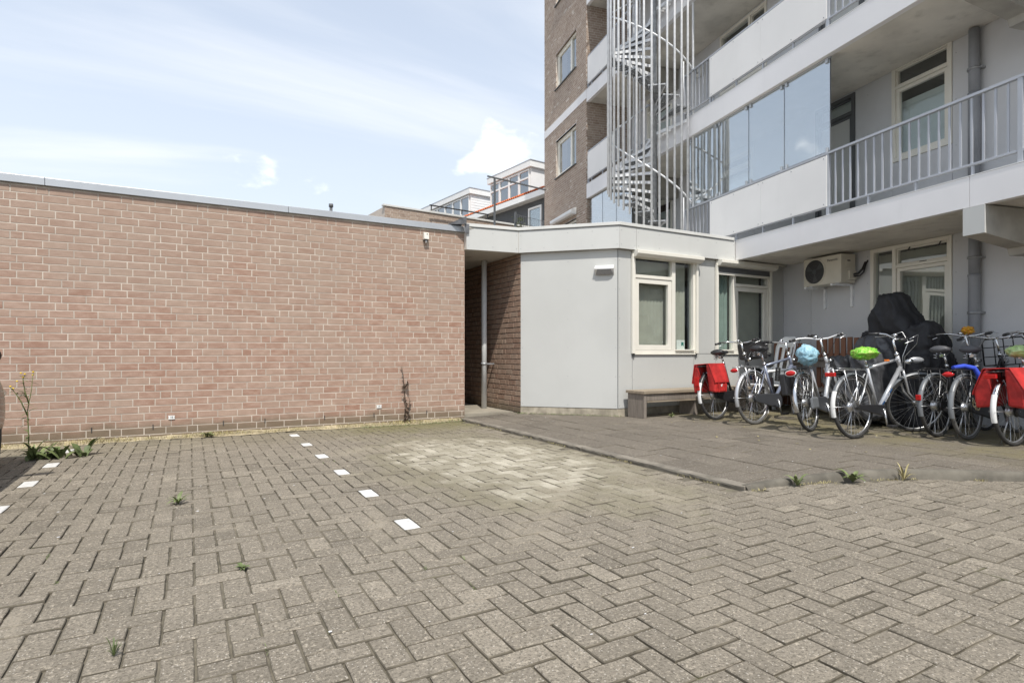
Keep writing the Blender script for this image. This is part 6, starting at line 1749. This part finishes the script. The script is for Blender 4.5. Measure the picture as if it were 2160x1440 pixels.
for i in range(700):
    yv = rn.uniform(2.8, 7.4)
    if noise.noise(Vector((yv * 2, 7, 0))) > .05: pts.append((3.50 - abs(rn.gauss(0, .012)), yv, 0, .5))
blades('kerb_grass', 'sparse dry grass blades in the gutter along the kerb', pts, 'drygrass', .010, .035)
# little bush on the terrace
t = thing('potted_shrub', 'small green shrub behind the wire mesh fence on the flat roof', 'plant', (7.12, 12.35, 2.90)); b = MB()
rn = random.Random(3)
b.tube([(0, 0, 0), (0, 0, 1.0)], .02, 6); b.build('stem', 'stem', t); b = MB()
for k in range(160):
    a = rn.uniform(0, 6.28); z = rn.uniform(.8, 1.42); rr = .12; x, y = rn.gauss(0, .07), rn.gauss(0, .07); leaf(b, (x, y, z), (x + math.cos(a) * .07, y + math.sin(a) * .07, z + .04), .014)
b.build('foliage', 'leaf2', t)

# tufts, moss and litter in the joints of both pavings
pts = []; rn = random.Random(77)
for k in range(46):
    x, y = rn.uniform(-1.2, 5.0), rn.uniform(1.7, 7.4)
    gx = ox + round((x - ox) / U) * U
    for q in range(rn.randint(4, 16)): pts.append((gx + rn.gauss(0, .003), y + rn.gauss(0, .02), -.004, rn.uniform(.3, .8)))
blades('joint_grass', 'tiny grass and moss growing in the joints of the parking pavers', pts, 'leaf2', .008, .024, .0016)
b = MB(); rn = random.Random(78)
for k in range(150):
    if k < 60: x, y, z = rn.uniform(-1.5, 5.0), rn.uniform(1.6, 7.3), .0035
    else: x, y = rn.uniform(3.8, 8.0), rn.uniform(3.0, 7.2); z = zpav(x) + .005
    if k < 60 and in_pavement(x, y): continue
    if k >= 60 and not in_pavement(x, y - .2): continue
    if k >= 60 and y > 6.5 and x > 5.4: continue
    r = rn.uniform(.003, .010); a = rn.uniform(0, 6.28); e_ = rn.uniform(.3, .8)
    b.add([(x + r * math.cos(a + t), y + r * e_ * math.sin(a + t), z + rn.uniform(0, .002)) for t in (0, 1.3, 2.6, 3.9, 5.2)], [(0, 1, 2, 3, 4)])
o = b.build('litter', 'print_w'); o['kind'] = 'stuff'; o['label'] = 'small pale stone chips and litter scattered over the paving'
b = MB()
for k in range(34):
    x, y = rn.uniform(5.0, 7.8), rn.uniform(2.9, 6.0); 
    if not in_pavement(x, y - .2): continue
    leaf(b, (x, y, zpav(x) + .006), (x + rn.uniform(-.04, .04), y + rn.uniform(-.04, .04), zpav(x) + .012), .010)
o = b.build('fallen_leaves', 'drygrass'); o['kind'] = 'stuff'; o['label'] = 'few dry yellow leaves lying on the raised paving before the bicycles'
